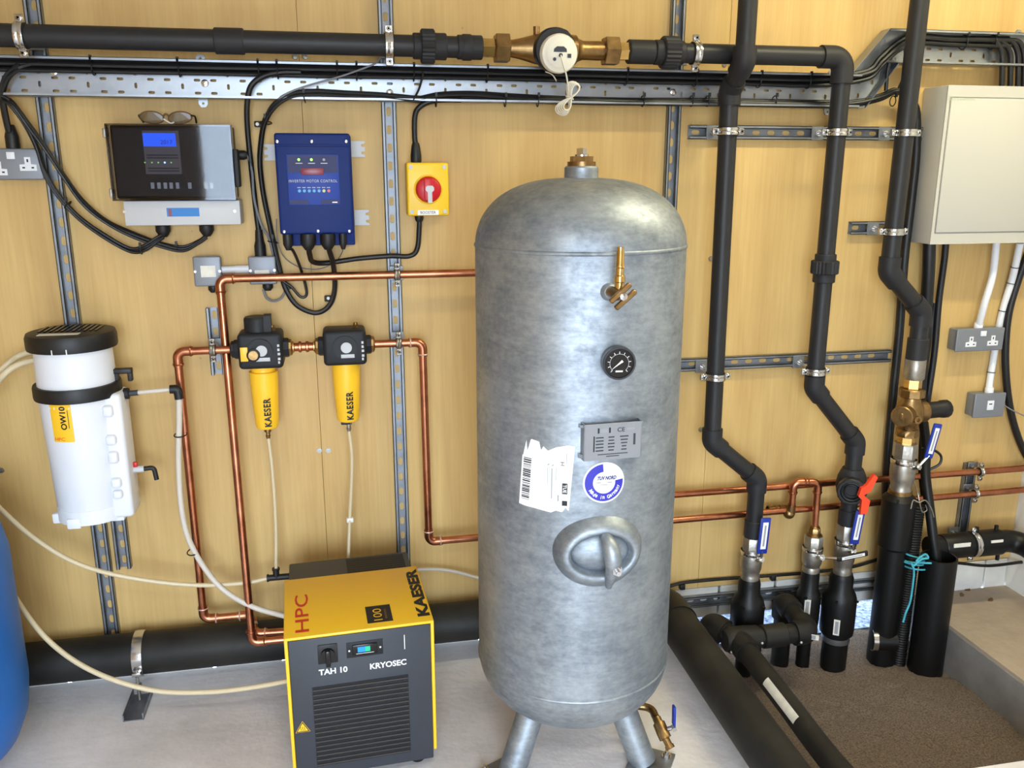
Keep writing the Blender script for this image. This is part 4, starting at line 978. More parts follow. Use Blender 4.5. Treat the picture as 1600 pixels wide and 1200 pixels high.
hose('condensate_hose', [V3((-1.15, -.452, .86)), V3((-1.10, -.42, .93)), W(-60, 735, .25), W(-10, 785, .22), W(50, 838, .18), W(120, 880, .16), W(200, 902, .14), W(300, 914, .13), W(380, 911, .125), V3((tx_-.02, -.12, tz_))], .0068, 'hose', 'clear yellowish hose sweeping below the separator to a black tee')
te = tag(obj('hose_tee', mb().cyl((tx_-.026, -.12, tz_), (tx_+.05, -.12, tz_), .0095, 14).cyl((tx_, -.12, tz_), (tx_, -.12, tz_+.028), .0095, 14).lathe([(.0115, 0), (.0115, .006)], (tx_-.028, -.12, tz_), X, 14).lathe([(.0115, 0), (.0115, .006)], (tx_, -.12, tz_+.024), Zv, 14), 'black'), 'black push-fit tee joining clear hoses behind the dryer', 'pipe fitting')
hose('condensate_hose', [V3((f1[0], -FO, f1[1]-.028)), W(426, 740, .095), W(431, 820, .105), V3((tx_, -.12, tz_+.02))], .0052, 'hose', 'thin clear hose hanging straight from the left air filter')
h2 = thing('condensate_hose', 'thin clear hose with white clip hanging from the right air filter', 'hose', tuple(W(543, 860, .12)))
obj('hose', mb().tube(spline([V3((f2[0], -FO, f2[1]-.028)), W(550, 720, .095), W(547, 800, .10), W(545, 850, .12), W(544, 885, .14)], 8), .0052, 10), 'hose', h2)
obj('hose_clip', mb().rbox(W(547, 812, .10)-V3((.010, .008, .007)), W(547, 812, .10)+V3((.010, .008, .007)), .002), 'white', h2)
hose('condensate_hose', [W(5, 900, .20), W(30, 943, .24), W(70, 995, .28), W(120, 1035, .31), W(180, 1063, .33), W(250, 1080, .34), W(330, 1081, .35), W(400, 1073, .36), W(460, 1062, .37)], .0070, 'hose', 'clear hose drooping low from the blue vessel across to the dryer')
hose('inlet_hose', [V3((OX-.085, -.11, oz(546))), W(30, 556, .11), W(5, 575, .13), W(-40, 620, .10), V3((-1.15, -.05, .72)), V3((-1.5, -.04, .5)), V3((-2.0, -.04, .34)), V3((-2.38, -.04, .3))], .0085, 'hose', 'upper yellowish hose leaving the separator at the left edge')
hose('inlet_hose', [V3((OX-.085, -.12, oz(560))), W(28, 570, .15), W(0, 592, .16), W(-40, 650, .11), V3((-1.15, -.05, .62)), V3((-1.5, -.04, .42)), V3((-2.0, -.04, .26)), V3((-2.38, -.04, .22))], .0085, 'hose', 'lower yellowish hose leaving the separator at the left edge')
hose('condensate_hose', [W(640, 890, .05), W(690, 890, .04), W(730, 898, .04), W(780, 915, .05), W(830, 940, .05)], .0055, 'hose_milky', 'faint milky hose on the wall between dryer and tank')

# ================================================================== BLUE VESSEL AND FLOOR PIPE
vr, vy = .29, -.45
vx = hit(37, 1085, V3((0, vy, 0)), Y).x-vr
tag(obj('pressure_vessel', mb().lathe([(.0001, .03), (.12, .04), (.2, .07), (.255, .12), (.28, .18), (vr, .26), (vr, .62), (.275, .70), (.22, .77), (.12, .81), (.04, .82), (.035, .86), (.0001, .86)], (vx, vy, 0), Zv, 64).lathe([(.16, 0), (.2, .07)], (vx, vy, 0), Zv, 40), 'blue_vessel'), 'bright blue rounded pressure vessel cut off by the left edge', 'vessel')
PZ, PO = .122, .078; RB = .063
BXc = 1.008
fpth = fillet([V3((-2.39, -PO, PZ)), V3((BXc, -PO, PZ)), V3((BXc, -1.9, .074))], .12, 10)
bp = thing('waste_pipe', 'large black pipe along the wall foot turning forward between tank and pit', 'pipe', (0, -PO, PZ-RB))
obj('pipe', mb().tube(fpth, RB, 36), 'hdpe_dusty', bp)
obj('elbow', mb().tube(elbow_path(V3((0, -PO, PZ)), V3((BXc, -PO, PZ)), V3((BXc, -1.9, .074)), .12, .03), RB+.004, 36), 'hdpe', bp)
pc_x = W(222, 1030, PO).x
fcl = thing('pipe_clamp', 'upright steel clamp on the black floor pipe, bolted to a floor bracket', 'pipe clamp', (pc_x, -.14, 0), 'rubber lined pipe clamps')
obj('band', mb().lathe([(RB+.0005, -.014), (RB+.005, -.014), (RB+.006, 0), (RB+.005, .014), (RB+.0005, .014)], (pc_x, -PO, PZ), X, 40, closed=True), 'chrome', fcl)
obj('stud', mb().cyl((pc_x, -PO-RB-.010, PZ-.015), (pc_x, -PO-RB-.010, .01), .005, 10).lathe([(.011, 0), (.011, .012)], (pc_x, -PO-RB-.010, .05), Zv, 6), 'nickel', fcl)
obj('ear', mb().rbox((pc_x-.012, -PO-RB-.022, PZ-.03), (pc_x+.012, -PO-RB+.004, PZ-.018), .002), 'chrome', fcl)
obj('floor_bracket', mb().box((pc_x-.028, -PO-RB-.10, 0), (pc_x+.028, -PO-RB+.03, .003)).box((pc_x-.028, -PO-RB-.10, 0), (pc_x-.025, -PO-RB+.03, .022)).box((pc_x+.025, -PO-RB-.10, 0), (pc_x+.028, -PO-RB+.03, .022)), 'zinc_dull', fcl)

# ================================================================== CONTROL UNIT (clear door)
def wx(px, py, o): return W(px, py, o).x
def wz(px, py, o): return W(px, py, o).z
CO_ = .10
x0, x1 = W(178, 310, CO_).x, W(368, 310, CO_).x; z1, z0 = W(270, 195, CO_).z, W(270, 311, CO_).z
cu1 = thing('control_unit', 'black control unit with clear smoked door and blue lit display', 'control unit', ((x0+x1)/2, 0, z0-.06))
obj('case', mb().rbox((x0, -.070, z0), (x1, -.001, z1), .006), 'black', cu1)
fr = Fr((x0, -.071, z0), X, Zv); w_, h_ = x1-x0, z1-z0
obj('inner_panel', plate(fr, .008, .008, w_-.008, h_-.008, 0, .003), 'slate_dark', cu1, smooth=False)
f2_ = Fr((x0, -.074, z0), X, Zv)
def U(px, py, f=f2_): return f.uv(px, py)
ua, va = U(222, 204); ub, vb = U(285, 272)
kp = obj('keypad', plate(f2_, ua, vb, ub, va, 0, .004), 'keypad', cu1, smooth=False)
ua2, va2 = U(223, 208); ub2, vb2 = U(276, 229); ld = obj('lcd', plate(f2_, ua2, vb2, ub2, va2, .004, .0052), 'lcd', kp, smooth=False)
text('2017', f2_, ua2+.058, vb2+.011, .030, .011, 'ink_blue', ld, d=.0056)
for i, px in enumerate((227, 238, 248, 258, 268)):
    u, v = U(px, 254); obj('indicator_lamp', disc(f2_, u, v, .0024 if i == 3 else .0017, .004, .0056, 10), 'led_blue' if i == 3 else 'led_green', kp)
for v in (.006, .013, .040, .047): obj('key_row', plate(f2_, ua+.006, vb+v, ub-.006, vb+v+.004, .004, .0048), 'slate', kp, smooth=False)
for i, px in enumerate((239, 249, 259, 268, 278, 297, 322, 331)):
    u, v = U(px, 290); obj('terminal', plate(f2_, u-.0042, v-.008, u+.0042, v+.008, 0, .006), 'light_grey', cu1, smooth=False)
obj('clear_door', mb().rbox((x0-.004, -.101, z0-.004), (x1+.002, -.097, z1+.002), .0015, 1).box((x0-.004, -.099, z1-.003), (x1+.002, -.070, z1+.002)).box((x0-.004, -.099, z0-.004), (x1+.002, -.070, z0)).box((x0-.004, -.099, z0-.004), (x0, -.070, z1)).box((x1-.002, -.099, z0-.004), (x1+.002, -.070, z1)), 'smoked', cu1, smooth=False)
for v in (.012, h_-.025): obj('hinge', mb().rbox((x0-.012, -.095, z0+v-.008), (x0-.002, -.07, z0+v+.016), .002), 'nickel', cu1)
obj('door_latch', mb().rbox((x1+.001, -.098, z0+.03), (x1+.014, -.05, z0+.13), .004), 'slate_dark', cu1)
obj('side_gland', mb().lathe([(.013, 0), (.013, .012), (.009, .02)], (x1+.012, -.03, z0+.115), X, 10), 'black', cu1)
zc0 = wz(280, 352, .085); tp_ = obj('terminal_cover', mb().rbox((x0+.018, -.086, zc0), (x1+.008, -.001, z0-.005), .003), 'light_grey', cu1)
ft_ = Fr((0, -.0862, 0), X, Zv)
ua, va = ft_.uv(260, 325); ub, vb = ft_.uv(312, 338); obj('blue_tape', plate(ft_, ua, vb, ub, va, 0, .0006), 'tape_blue', tp_, smooth=False)
u, v = ft_.uv(266, 334); obj('red_mark', plate(ft_, u-.004, v-.007, u+.004, v+.013, .0006, .001), 'red_dim', tp_, smooth=False)
for px, py in ((195, 331), (367, 330)): u, v = ft_.uv(px, py); obj('screw', disc(ft_, u, v, .0045, -.001, .0012, 12), 'nickel', tp_)
GL = []
for px in (255, 323):
    x_ = wx(px, 358, .04); GL.append(V3((x_, -.04, zc0-.03))); obj('cable_gland', mb().lathe([(.016, 0), (.020, -.004), (.020, -.018), (.014, -.028), (.009, -.034)], (x_, -.04, zc0), Zv, 10), 'black', cu1)

# safety glasses on top of the control unit
gx, gz = wx(262, 185, .06), z1+.002
sg = thing('safety_glasses', 'clear safety glasses with brown frame lying on the control unit', 'glasses', (gx, -.05, gz))
for s in (-1, 1):
    c = V3((gx+s*.034-.004, -.062, gz+.018))
    pts = [(c+V3((.030*math.cos(t)*(1.05 if s*math.cos(t) > 0 else .95), .004*math.cos(t)**2, .0155*math.sin(t)+.002*s*math.cos(t)))) for t in [2*PI*i/24 for i in range(24)]]
    obj('lens_rim', mb().tube(pts, .0016, 8, closed=True), 'wood_dark', sg)
    b = mb().add(pts+[p+V3((0, .0015, 0)) for p in pts], [list(range(24)), list(range(47, 23, -1))]); obj('lens', b, 'smoked', sg, smooth=False)
    obj('temple', mb().tube(spline([c+V3((s*.031, 0, .006)), c+V3((s*.037, .02, .004)), c+V3((s*.034, .055, -.010))], 5), .0024, 8), 'black', sg)
obj('bridge', mb().tube(spline([V3((gx-.010, -.062, gz+.022)), V3((gx-.003, -.065, gz+.027)), V3((gx+.004, -.062, gz+.022))], 5), .0026, 8), 'wood_dark', sg)
obj('nose_pad', mb().tube(spline([V3((gx-.010, -.064, gz+.014)), V3((gx+.006, -.064, gz+.004)), V3((gx+.016, -.064, gz+.006))], 5), .0018, 6), 'white', sg)

# ================================================================== BLUE INVERTER
IO = .125
xi0, xi1 = W(436, 375, IO).x, W(556, 375, IO).x; xi0 = (W(426, 215, IO).x+W(440, 375, IO).x)/2; xi1 = (W(546, 215, IO).x+W(555, 375, IO).x)/2
zi1, zi0 = wz(486, 208, IO), wz(498, 366, IO); zib = wz(498, 384, .10)
inv = thing('motor_controller', 'dark blue inverter motor control box with sloped front and status lights', 'controller', ((xi0+xi1)/2, 0, zib))
obj('case', mb().rbox((xi0+.004, -.095, zib), (xi1+.002, -.004, zi1-.004), .004), 'blue_paint', inv)
cov = mb().rbox((xi0, -IO, zi0), (xi1, -.094, zi1), .007, 3); cvo = obj('cover', cov, 'blue_paint', inv)
fi = Fr((0, -IO, 0), X, Zv); n = fi.uv
def rect(px0, py0, px1, py1, f):
    a, b_ = f.uv(px0, py0), f.uv(px1, py1); return min(a[0], b_[0]), min(a[1], b_[1]), max(a[0], b_[0]), max(a[1], b_[1])
r = rect(445, 241, 531, 320, fi); u0, v0, u1, v1 = r[0]+.003, r[1], r[2]+.002, r[3]
pnl = obj('control_panel', rplate(fi, u0, v0, u1, v1, -.001, .002, .003), 'blue_panel', cvo)
obj('dark_header', plate(fi, u0+.003, v1-.048, u1-.003, v1-.003, .002, .0026), 'blue_panel_dark', pnl, smooth=False)
for q in (0, 1): obj('dark_footer', plate(fi, u0+.003 if q == 0 else u1-.052, v0+.003, u0+.052 if q == 0 else u1-.003, v0+.014, .002, .0026), 'blue_panel_dark', pnl, smooth=False)
um = (u0+u1)/2
obj('numeric_display', rplate(fi, um-.032, v1-.054, um+.028, v1-.036, .002, .004, .001), 'red_dim', pnl)
for i, dx in enumerate((-.033, .0, .033)):
    obj('status_lamp', disc(fi, um+dx-.003, v1-.014, .0036, .002, .0042, 14), 'led_green' if i < 2 else 'print_grey', pnl)
    obj('print', plate(fi, um+dx-.012, v1-.0245, um+dx+.006, v1-.0225, .0026, .003), 'light_grey', pnl, smooth=False)
text('INVERTER MOTOR CONTROL', fi, um-.001, v1-.070, .128, .0075, 'light_grey', pnl, d=.0030, space=1.15)
for i in range(7):
    u = um-.039+.0130*i; obj('button', disc(fi, u, v1-.096, .0042, .002, .0038, 14), 'button_blue' if i < 5 else ('button_yellow' if i == 5 else 'button_red'), pnl)
    obj('print', plate(fi, u-.005, v1-.0882, u+.004, v1-.0865, .002, .0026), 'light_grey', pnl, smooth=False)
obj('print', plate(fi, u1-.022, v0+.0055, u1-.008, v0+.0085, .0026, .003), 'white', pnl, smooth=False)
obj('cover_ridge', mb().rbox((xi0+.002, -IO-.003, zi1-.034), (xi1-.002, -IO+.002, zi1-.029), .0015), 'blue_paint', cvo)
for px, py in ((433, 221), (487, 221), (541, 221), (444, 362), (497, 361), (546, 361)):
    u, v = fi.uv(px, py); obj('cover_screw', mb().lathe([(.0045, 0), (.004, .002), (.0001, .0028)], fi.P(u, v, 0), OUT, 12), 'chrome', cvo)
for px, py in ((559, 233), (566, 340), (424, 238)):
    x_, z_ = wx(px, py, .006), wz(px, py, .006); s = 1 if px > 500 else -1
    out = [(-.022, -.022), (.020, -.022), (.020, -.016), (.010, -.013), (.010, -.007), (.020, -.006), (.020, .006), (.010, .007), (.010, .013), (.020, .016), (.020, .022), (-.022, .022)]
    obj('mounting_lug', mb().prism([(p[0]*s, p[1]) for p in out], (x_, -.001, z_), X, Zv, OUT*.004), 'light_grey', inv, ang=20)
IG = []
for px, rr2 in ((452, .013), (483, .020), (513, .020), (536, .010)):
    x_ = wx(px, 380, .055); IG.append(V3((x_, -.055, zib-.012)))
    obj('cable_gland', mb().lathe([(rr2, .03), (rr2*1.05, .02), (rr2*1.05, .002), (rr2*.7, -.008), (rr2*.5, -.014)], (x_, -.112, zib+.004), Zv, 12), 'black', inv)
IG = [V3((p.x, -.112, zib-.002)) for p in IG]

# ================================================================== YELLOW ISOLATOR
f3 = Fr((0, -.075, 0), X, Zv)
u0, v0, u1, v1 = rect(635, 254, 702, 337, f3)
iso = thing('isolator_switch', 'yellow isolator box with red rotary switch on the wall', 'isolator', ((u0+u1)/2, 0, v0))
ib = obj('box', mb().rbox((u0, -.075, v0), (u1, -.001, v1), .006, 3), 'yellow_iso', iso)
for s in (0, 1):
    for q in (0, 1): obj('corner_screw', disc(f3, u0+.012 if s == 0 else u1-.012, v0+.012 if q == 0 else v1-.012, .0058, -.001, .0012, 14), 'light_grey', ib)
u, v = f3.uv(669, 296)
obj('switch_surround', mb().ring(f3.P(u, v, .002), OUT, .038, .003, 36, 8), 'yellow_iso', ib)
kn = obj('switch_knob', mb().lathe([(.036, 0), (.0365, .010), (.034, .018), (.030, .021), (.0001, .021)], f3.P(u, v, 0), OUT, 40), 'red', iso)
obj('knob_grip', rplate(f3, u-.014, v-.030, u+.014, v+.030, .020, .028, .006), 'red', kn)
obj('padlock_tab', mb().prism([(-.012, .002), (-.012, .010), (-.007, .015), (.007, .015), (.012, .010), (.012, .002), (.006, -.003), (.006, -.032), (-.006, -.032), (-.006, -.003)], f3.P(u+.002, v-.004, .0282), X, Zv, OUT*.0015), 'light_grey', kn, smooth=False)
u, v = f3.uv(669, 332); nl = obj('name_label', plate(f3, u-.030, v-.007, u+.030, v+.007, 0, .0008), 'white', ib, smooth=False)
text('BOOSTER', f3, u, v, .044, .0075, 'ink', nl, d=.0012)
xg = wx(650, 246, .045)
obj('gland', mb().lathe([(.014, 0), (.0155, .004), (.0155, .020), (.012, .045), (.009, .055)], (xg, -.045, v1), Zv, 14), 'black', iso)
xg2 = wx(655, 345, .045); obj('gland', mb().lathe([(.013, 0), (.013, -.010), (.009, -.018)], (xg2, -.045, v0), Zv, 10), 'black', iso)
ISO_T, ISO_B = V3((xg, -.045, v1+.05)), V3((xg2, -.045, v0-.01))

# ================================================================== METAL SOCKETS AND BOXES
def metal_box(u0, v0, u1, v1, dp, name, label, cat, group):
    t = thing(name, label, cat, ((u0+u1)/2, 0, v0), group)
    obj('back_box', mb().rbox((u0+.003, -dp+.008, v0+.003), (u1-.003, -.001, v1-.003), .005), 'grey_box', t)
    obj('face_plate', mb().rbox((u0, -dp, v0), (u1, -dp+.009, v1), .008, 3), 'grey_box', t)
    return t, Fr((0, -dp, 0), X, Zv)
def uk_socket(t, f, u, v):
    pl = obj('socket_insert', mb().prism([(-.0205, -.013), (.0205, -.013), (.0205, .003), (.0075, .004), (.0075, .022), (-.0075, .022), (-.0075, .004), (-.0205, .003)], f.P(u, v, 0), X, Zv, OUT*.001), 'white_plastic', t, smooth=False)
    for du_, dv_, a, b_ in ((0, .013, .002, .004), (-.011, -.005, .0032, .002), (.011, -.005, .0032, .002)): obj('pin_hole', plate(f, u+du_-a, v+dv_-b_, u+du_+a, v+dv_+b_, .001, .0014), 'black', pl, smooth=False)
# left double socket (cut by the frame)
f = Fr((0, -.045, 0), X, Zv); ur, vt = f.uv(64, 232); ub, vb = f.uv(68, 281); ur = (ur+ub)/2
t, f = metal_box(ur-.146, vb, ur, vt, .045, 'double_socket', 'grey metal double socket cut off by the left edge', 'socket', 'metal sockets')
for px, py in ((44, 259), (-2, 266)): u, v = f.uv(px, py); uk_socket(t, f, u, v)
u, v = f.uv(17, 243); obj('switch_rocker', rplate(f, u-.010, v-.009, u+.010, v+.009, 0, .004, .001), 'white_plastic', t)
SOCK_L = V3((W(20, 225, .03).x, -.03, vt))
obj('gland', mb().lathe([(.017, 0), (.017, .03), (.011, .055), (.009, .06)], SOCK_L, Zv, 14), 'black', t)
# two small boxes under the control unit
f = Fr((0, -.042, 0), X, Zv); BXS = []
for i, (pa, pb, lb) in enumerate((((300, 401), (348, 447), 'left of the two small grey metal boxes joined by white conduit'), ((387, 401), (433, 444), 'right of the two small grey metal boxes, below a black gland'))):
    u0, v0, u1, v1 = rect(*pa, *pb, f)
    t, f = metal_box(u0, v0, u1, v1, .042, 'junction_box', lb, 'junction box', 'small grey boxes'); BXS.append((u0, v0, u1, v1))
    um, vm = (u0+u1)/2, (v0+v1)/2
    obj('blank_label', plate(f, um-.018, vm-.016, um+.022, vm+.016, 0, .0008) if i == 0 else plate(f, um-.022, vm-.018, um+.018, vm+.001, 0, .0008), 'paper_dirty', t, smooth=False)
    for s in (-1, 1): obj('screw', disc(f, um+s*.033, vm, .0035, -.001, .001, 12), 'chrome', t)
    obj('cable_gland', mb().lathe([(.013, .0), (.015, -.003), (.015, -.014), (.009, -.022)], (um+.010, -.022, v0+.002), Zv, 10), 'black', t)
    if i: obj('cable_gland', mb().lathe([(.016, 0), (.016, .03), (.012, .045), (.010, .075)], (um-.004, -.022, v1-.002), Zv, 14), 'black', t)
zc_ = (BXS[0][1]+BXS[0][3])/2+.002
tag(obj('conduit', mb().cyl((BXS[0][2]-.004, -.022, zc_), (BXS[1][0]+.004, -.022, zc_), .010, 16).cyl(((BXS[0][2]+BXS[1][0])/2-.002, -.022, zc_), (BXS[1][0]+.004, -.022, zc_), .0112, 16), 'white_plastic'), 'short white conduit between the two small grey boxes', 'conduit')
# right double socket, small switch
f = Fr((0, -.05, 0), X, Zv); u0, v0, u1, v1 = rect(1497, 514, 1566, 549, f); zr_ = (f.uv(1530, 513)[1]+f.uv(1530, 549)[1])/2
t, f = metal_box(u0, zr_-.040, u1, zr_+.040, .05, 'double_socket', 'grey metal double socket below the cabinet, fed by white conduit', 'socket', 'metal sockets')
for px, py in ((1517, 536), (1551, 534)): u, v = f.uv(px, py); uk_socket(t, f, u, v)
u, v = f.uv(1536, 521); obj('switch_rocker', rplate(f, u-.011, v-.009, u+.011, v+.009, 0, .004, .001), 'white_plastic', t)
RS0 = (u0, u1, zr_)
f = Fr((0, -.05, 0), X, Zv); u0, v0, u1, v1 = rect(1525, 616, 1568, 651, f)
t, f = metal_box(u0, v0, u1, v1, .05, 'fused_switch', 'small grey metal switch box below the right double socket', 'switch', 'small grey boxes')
um, vm = (u0+u1)/2, (v0+v1)/2; obj('rocker', rplate(f, um-.012, vm-.016, um+.014, vm+.018, 0, .003, .001), 'white_plastic', t)
obj('print', plate(f, um-.006, vm+.004, um+.006, vm+.008, .003, .0034), 'ink', t, smooth=False)
RS1 = (u0, u1, v0, v1)

# ================================================================== GREY WALL CABINET
kx0, kx1, kz0, kz1, kd = 1.842, 2.36, 1.312, 1.795, .115
cb_ = thing('wall_cabinet', 'large pale grey metal cabinet on the wall at the right edge', 'cabinet', ((kx0+kx1)/2, 0, kz0))
obj('body', mb().rbox((kx0, -kd, kz0), (kx1, -.001, kz1), .004), 'cabinet', cb_)
obj('face_frame', mb().prism([(kx0, kz0), (kx1, kz0), (kx1, kz1), (kx0, kz1)], (0, -kd, 0), X, Zv, OUT*.004, [[(kx0+.010, kz0+.034), (kx1-.010, kz0+.034), (kx1-.010, kz1-.034), (kx0+.010, kz1-.034)]]), 'cabinet', cb_, ang=20)
dro = obj('door', mb().rbox((kx0+.013, -kd-.008, kz0+.037), (kx1-.013, -kd+.002, kz1-.037), .003), 'cabinet', cb_)
fk = Fr((0, -kd-.008, 0), X, Zv); ua, va = fk.uv(1484, 154); ub, vb = fk.uv(1523, 155)
text('ED Lewdens', fk, (ua+ub)/2, (va+vb)/2, ub-ua, .0095, 'cabinet_print', dro)
# white conduits below the cabinet
for pts, lb in (([W(1557, 378, .05), W(1551, 430, .05), W(1538, 475, .05), V3((W(1530, 500, .03).x, -.03, RS0[2]+.038))], 'left white conduit dropping from the cabinet into the double socket'),
               ([W(1594, 380, .05), W(1583, 430, .03), W(1568, 480, .018), W(1559, 520, .012), W(1552, 560, .012), W(1546, 600, .02), V3((W(1545, 614, .03).x, -.03, RS1[3]-.002))], 'right white conduit passing behind the double socket to the small switch')):
    t = thing('conduit', lb, 'conduit', tuple(pts[-1]), 'white conduits under the cabinet')
    P = spline(pts, 8); obj('tube', mb().tube(P, .0115, 14), 'white_plastic', t)
    obj('adaptor', mb().lathe([(.0145, -.004), (.0145, .016), (.0118, .020)], pts[-1], Zv, 16), 'white_plastic', t)
    if len(pts) > 5:
        for k in (6, 10, 17, 26, 36): obj('cable_tie', mb().ring(P[k], P[k+1]-P[k], .0125, .0014, 18, 6), 'black', t)

# ================================================================== CABLES
def cab(pts, r=.0055, n=8, seg=8): return mb().tube(spline(pts, n), r, seg)
def bundle(label, strands, ties=(), loc=None, mt='cable', name='cable_bundle', group=None):
    t = thing(name, label, 'cables', tuple(loc if loc is not None else strands[0][0][0]), group)
    for s in strands: obj('cable', cab(s[0], s[1]), s[2] if len(s) > 2 else mt, t)
    for p, d, r in ties: obj('cable_tie', mb().ring(p, d, r, .0018, 18, 6).box(V3(p)+V3((-.003, -r-.004, r*.7)), V3(p)+V3((.003, -r+.003, r*.7+.012))), 'black', t)
    return t
def wob(pts, dz, dy, amp=.002, seed=0):
    rd = random.Random(seed); return [V3((p.x, p.y-dy+rd.uniform(-amp, amp), p.z+dz+rd.uniform(-amp, amp))) for p in pts]
# upper bundle in the tray
zt1 = TZ+.027; TU = TZ+.132
base = [V3((x, -.038, zt1)) for x in (-2.38, -1.7, -1.3, -1.0, -.76, -.55, -.3, 0, .3, .6, .9, 1.2, 1.45)] + [W(1352, 118, .045), W(1375, 98, .05), W(1402, 74, .05), W(1430, 63, .045), W(1480, 65, .045), W(1530, 66, .045), W(1575, 67, .045)]
st_ = []; k = 0
for dz, dy, r in ((.012, 0, .008), (-.006, -.002, .0085), (.004, .013, .0075), (-.011, .012, .006)):
    st_.append((wob(base, dz, dy, .0012, k), r)); k += 1
ties = [(V3((W(px, 112, .04).x, -.043, zt1)), X, .021) for px in (147, 281, 405, 434, 527, 557, 646, 760, 977, 1085, 1185, 1262)] + [(W(1505, 66, .045), X, .021), (W(1550, 66, .045), X, .021)]
# tails: left loop down, right drop into the cabinet
bundle('thick black cable bundle tied along the top of the cable tray', st_, ties)
LB = [V3((-.76, -.05, zt1+.004)), W(30, 105, .05), W(12, 120, .06), W(4, 140, .06), W(3, 152, .06)]
bundle('black cable dropping to the left double socket', [(LB+[W(8, 180, .05), W(14, 205, .04), SOCK_L+Zv*.05], .0085)], loc=SOCK_L+Zv*.05)
g1, g2 = GL
l1 = LB[1:]+[W(16, 160, .06), W(38, 190, .055), W(58, 230, .05), W(70, 268, .045), W(92, 305, .04), W(125, 340, .035), W(165, 368, .035), W(205, 390, .035), W(228, 386, .04), W(246, 374, .04), g1]
l2 = LB[1:]+[W(20, 162, .07), W(45, 195, .065), W(72, 232, .06), W(100, 275, .05), W(130, 315, .045), W(165, 345, .04), W(205, 365, .04), W(250, 381, .04), W(285, 388, .04), W(310, 378, .04), g2]
bundle('black cables swooping from the tray to the left gland of the control unit', [(wob(l1, 0, 0, .0012, 1), .0058), (wob(l1, .005, .008, .0015, 2), .0045), (wob(l1, -.006, .006, .0015, 3), .0045)], [(W(221, 390, .04), X, .012), (W(106, 320, .04), (1, 0, -1), .012)], loc=g1)
bundle('black cables swooping from the tray to the right gland of the control unit', [(wob(l2, 0, 0, .0012, 4), .005), (wob(l2, -.006, .006, .002, 5), .0038), (wob(l2, .004, -.004, .002, 6), .0034)], [(W(277, 387, .04), X, .010)], loc=g2)
# lower bundle in the tray
zl1 = TZ-.034
lbase = [W(655, 157, .05), W(690, 150, .05), W(740, 149, .05), W(800, 153, .05), W(880, 157, .05), W(980, 159, .05), W(1080, 160, .05), W(1180, 161, .05), W(1280, 163, .05), W(1335, 162, .05), W(1375, 152, .05), W(1398, 143, .05), W(1418, 152, .045), W(1428, 168, .035)]
bundle('lower black cable bundle lying along the bottom lip of the cable tray', [(wob(lbase, .006, 0, .001, 7), .0065), (wob(lbase, -.005, .004, .0012, 8), .0065), (wob(lbase, .0, .012, .0012, 9), .006)], [(W(px, 158, .055), X, .015) for px in (681, 789, 840, 1004, 1080, 1105, 1210, 1395)])
# sloping extra cables at the tray step
bundle('slack black cables crossing the tray step beside the right riser', [([W(1350, 160, .06), W(1372, 130, .06), W(1378, 112, .06)], .0028), ([W(1384, 142, .055), W(1388, 105, .06), W(1398, 80, .06), W(1425, 66, .055)], .006), ([W(1414, 70, .05), W(1413, 110, .05), W(1404, 138, .05), W(1392, 144, .05)], .004)])
# drop into the cabinet
for i, (xa, xb) in enumerate(((1552, 1565), (1562, 1578), (1577, 1590), (1588, 1599))):
    tag(obj('cable_drop', cab([W(xa-14, 63, .05), W(xa+4, 66, .055), W(xb, 82, .055), W(xb+1, 105, .055), V3((W(xb+2, 125, .05).x, -.05, kz1-.002))], .0085, 8, 10), 'cable'), ['first', 'second', 'third', 'fourth'][i]+' black cable from the left bending down into the cabinet top', 'cable', 'cables entering the cabinet')
# cable to the right small box
j1x, j1z = BXS[1], None
b1c = V3(((BXS[1][0]+BXS[1][2])/2-.004, -.022, BXS[1][3]+.06))
tag(obj('cable', cab([V3((W(470, 113, .05).x, -.052, zt1-.004)), W(440, 113, .055), W(412, 119, .06), W(392, 135, .06), W(386, 165, .05), W(387, 205, .035), W(393, 265, .025), W(399, 320, .022), b1c], .0075, 8, 10), 'cable'), 'thick black cable looping off the tray down to the right small grey box', 'cable')
# inverter supply bundle
kb_ = [W(655, 157, .055), W(600, 151, .055), W(540, 148, .055), W(490, 146, .06), W(455, 150, .06), W(430, 165, .06), W(414, 190, .045), W(408, 220, .03), W(406, 255, .022), W(411, 300, .02), W(420, 345, .02), W(431, 395, .02), W(440, 432, .02)]
i1 = kb_+[W(448, 455, .025), W(465, 478, .03), W(493, 489, .03), W(514, 478, .03), W(523, 452, .035), W(521, 415, .06), IG[2]]
i0 = wob(kb_, -.004, .010, .001, 11)+[W(455, 448, .03), W(470, 464, .03), W(479, 460, .03), W(476, 440, .035), W(467, 412, .06), W(458, 392, .10), IG[0]]
bundle('black cables curling from the tray down and up into the blue controller', [(i1, .0075), (i0, .0042), (wob(kb_, .006, .004, .001, 12)+[W(452, 452, .02)], .0055)],
       [(W(415, 192, .04), (0, .2, 1), .016), (W(475, 152, .06), (1, 0, .2), .014), (W(427, 378, .024), (.2, 0, 1), .015)], loc=W(493, 489, .03))
cl_ = tag(obj('cable_clip', mb().rbox(W(404, 194, .012)-V3((.011, .010, .008)), W(404, 194, .012)+V3((.011, .002, .008)), .003), 'black'), 'black cable clip with a white screw left of the blue controller', 'clip', 'cable clips')
obj('clip_screw', mb().lathe([(.0048, 0), (.0045, .003), (.002, .004), (.0001, .003)], W(402, 194, .021), OUT, 14), 'white', cl_)
cl_ = tag(obj('cable_clip', mb().rbox(W(514, 466, .012)-V3((.013, .010, .009)), W(514, 466, .012)+V3((.013, .002, .009)), .003), 'black'), 'black cable clip on the loop below the blue controller', 'clip', 'cable clips')
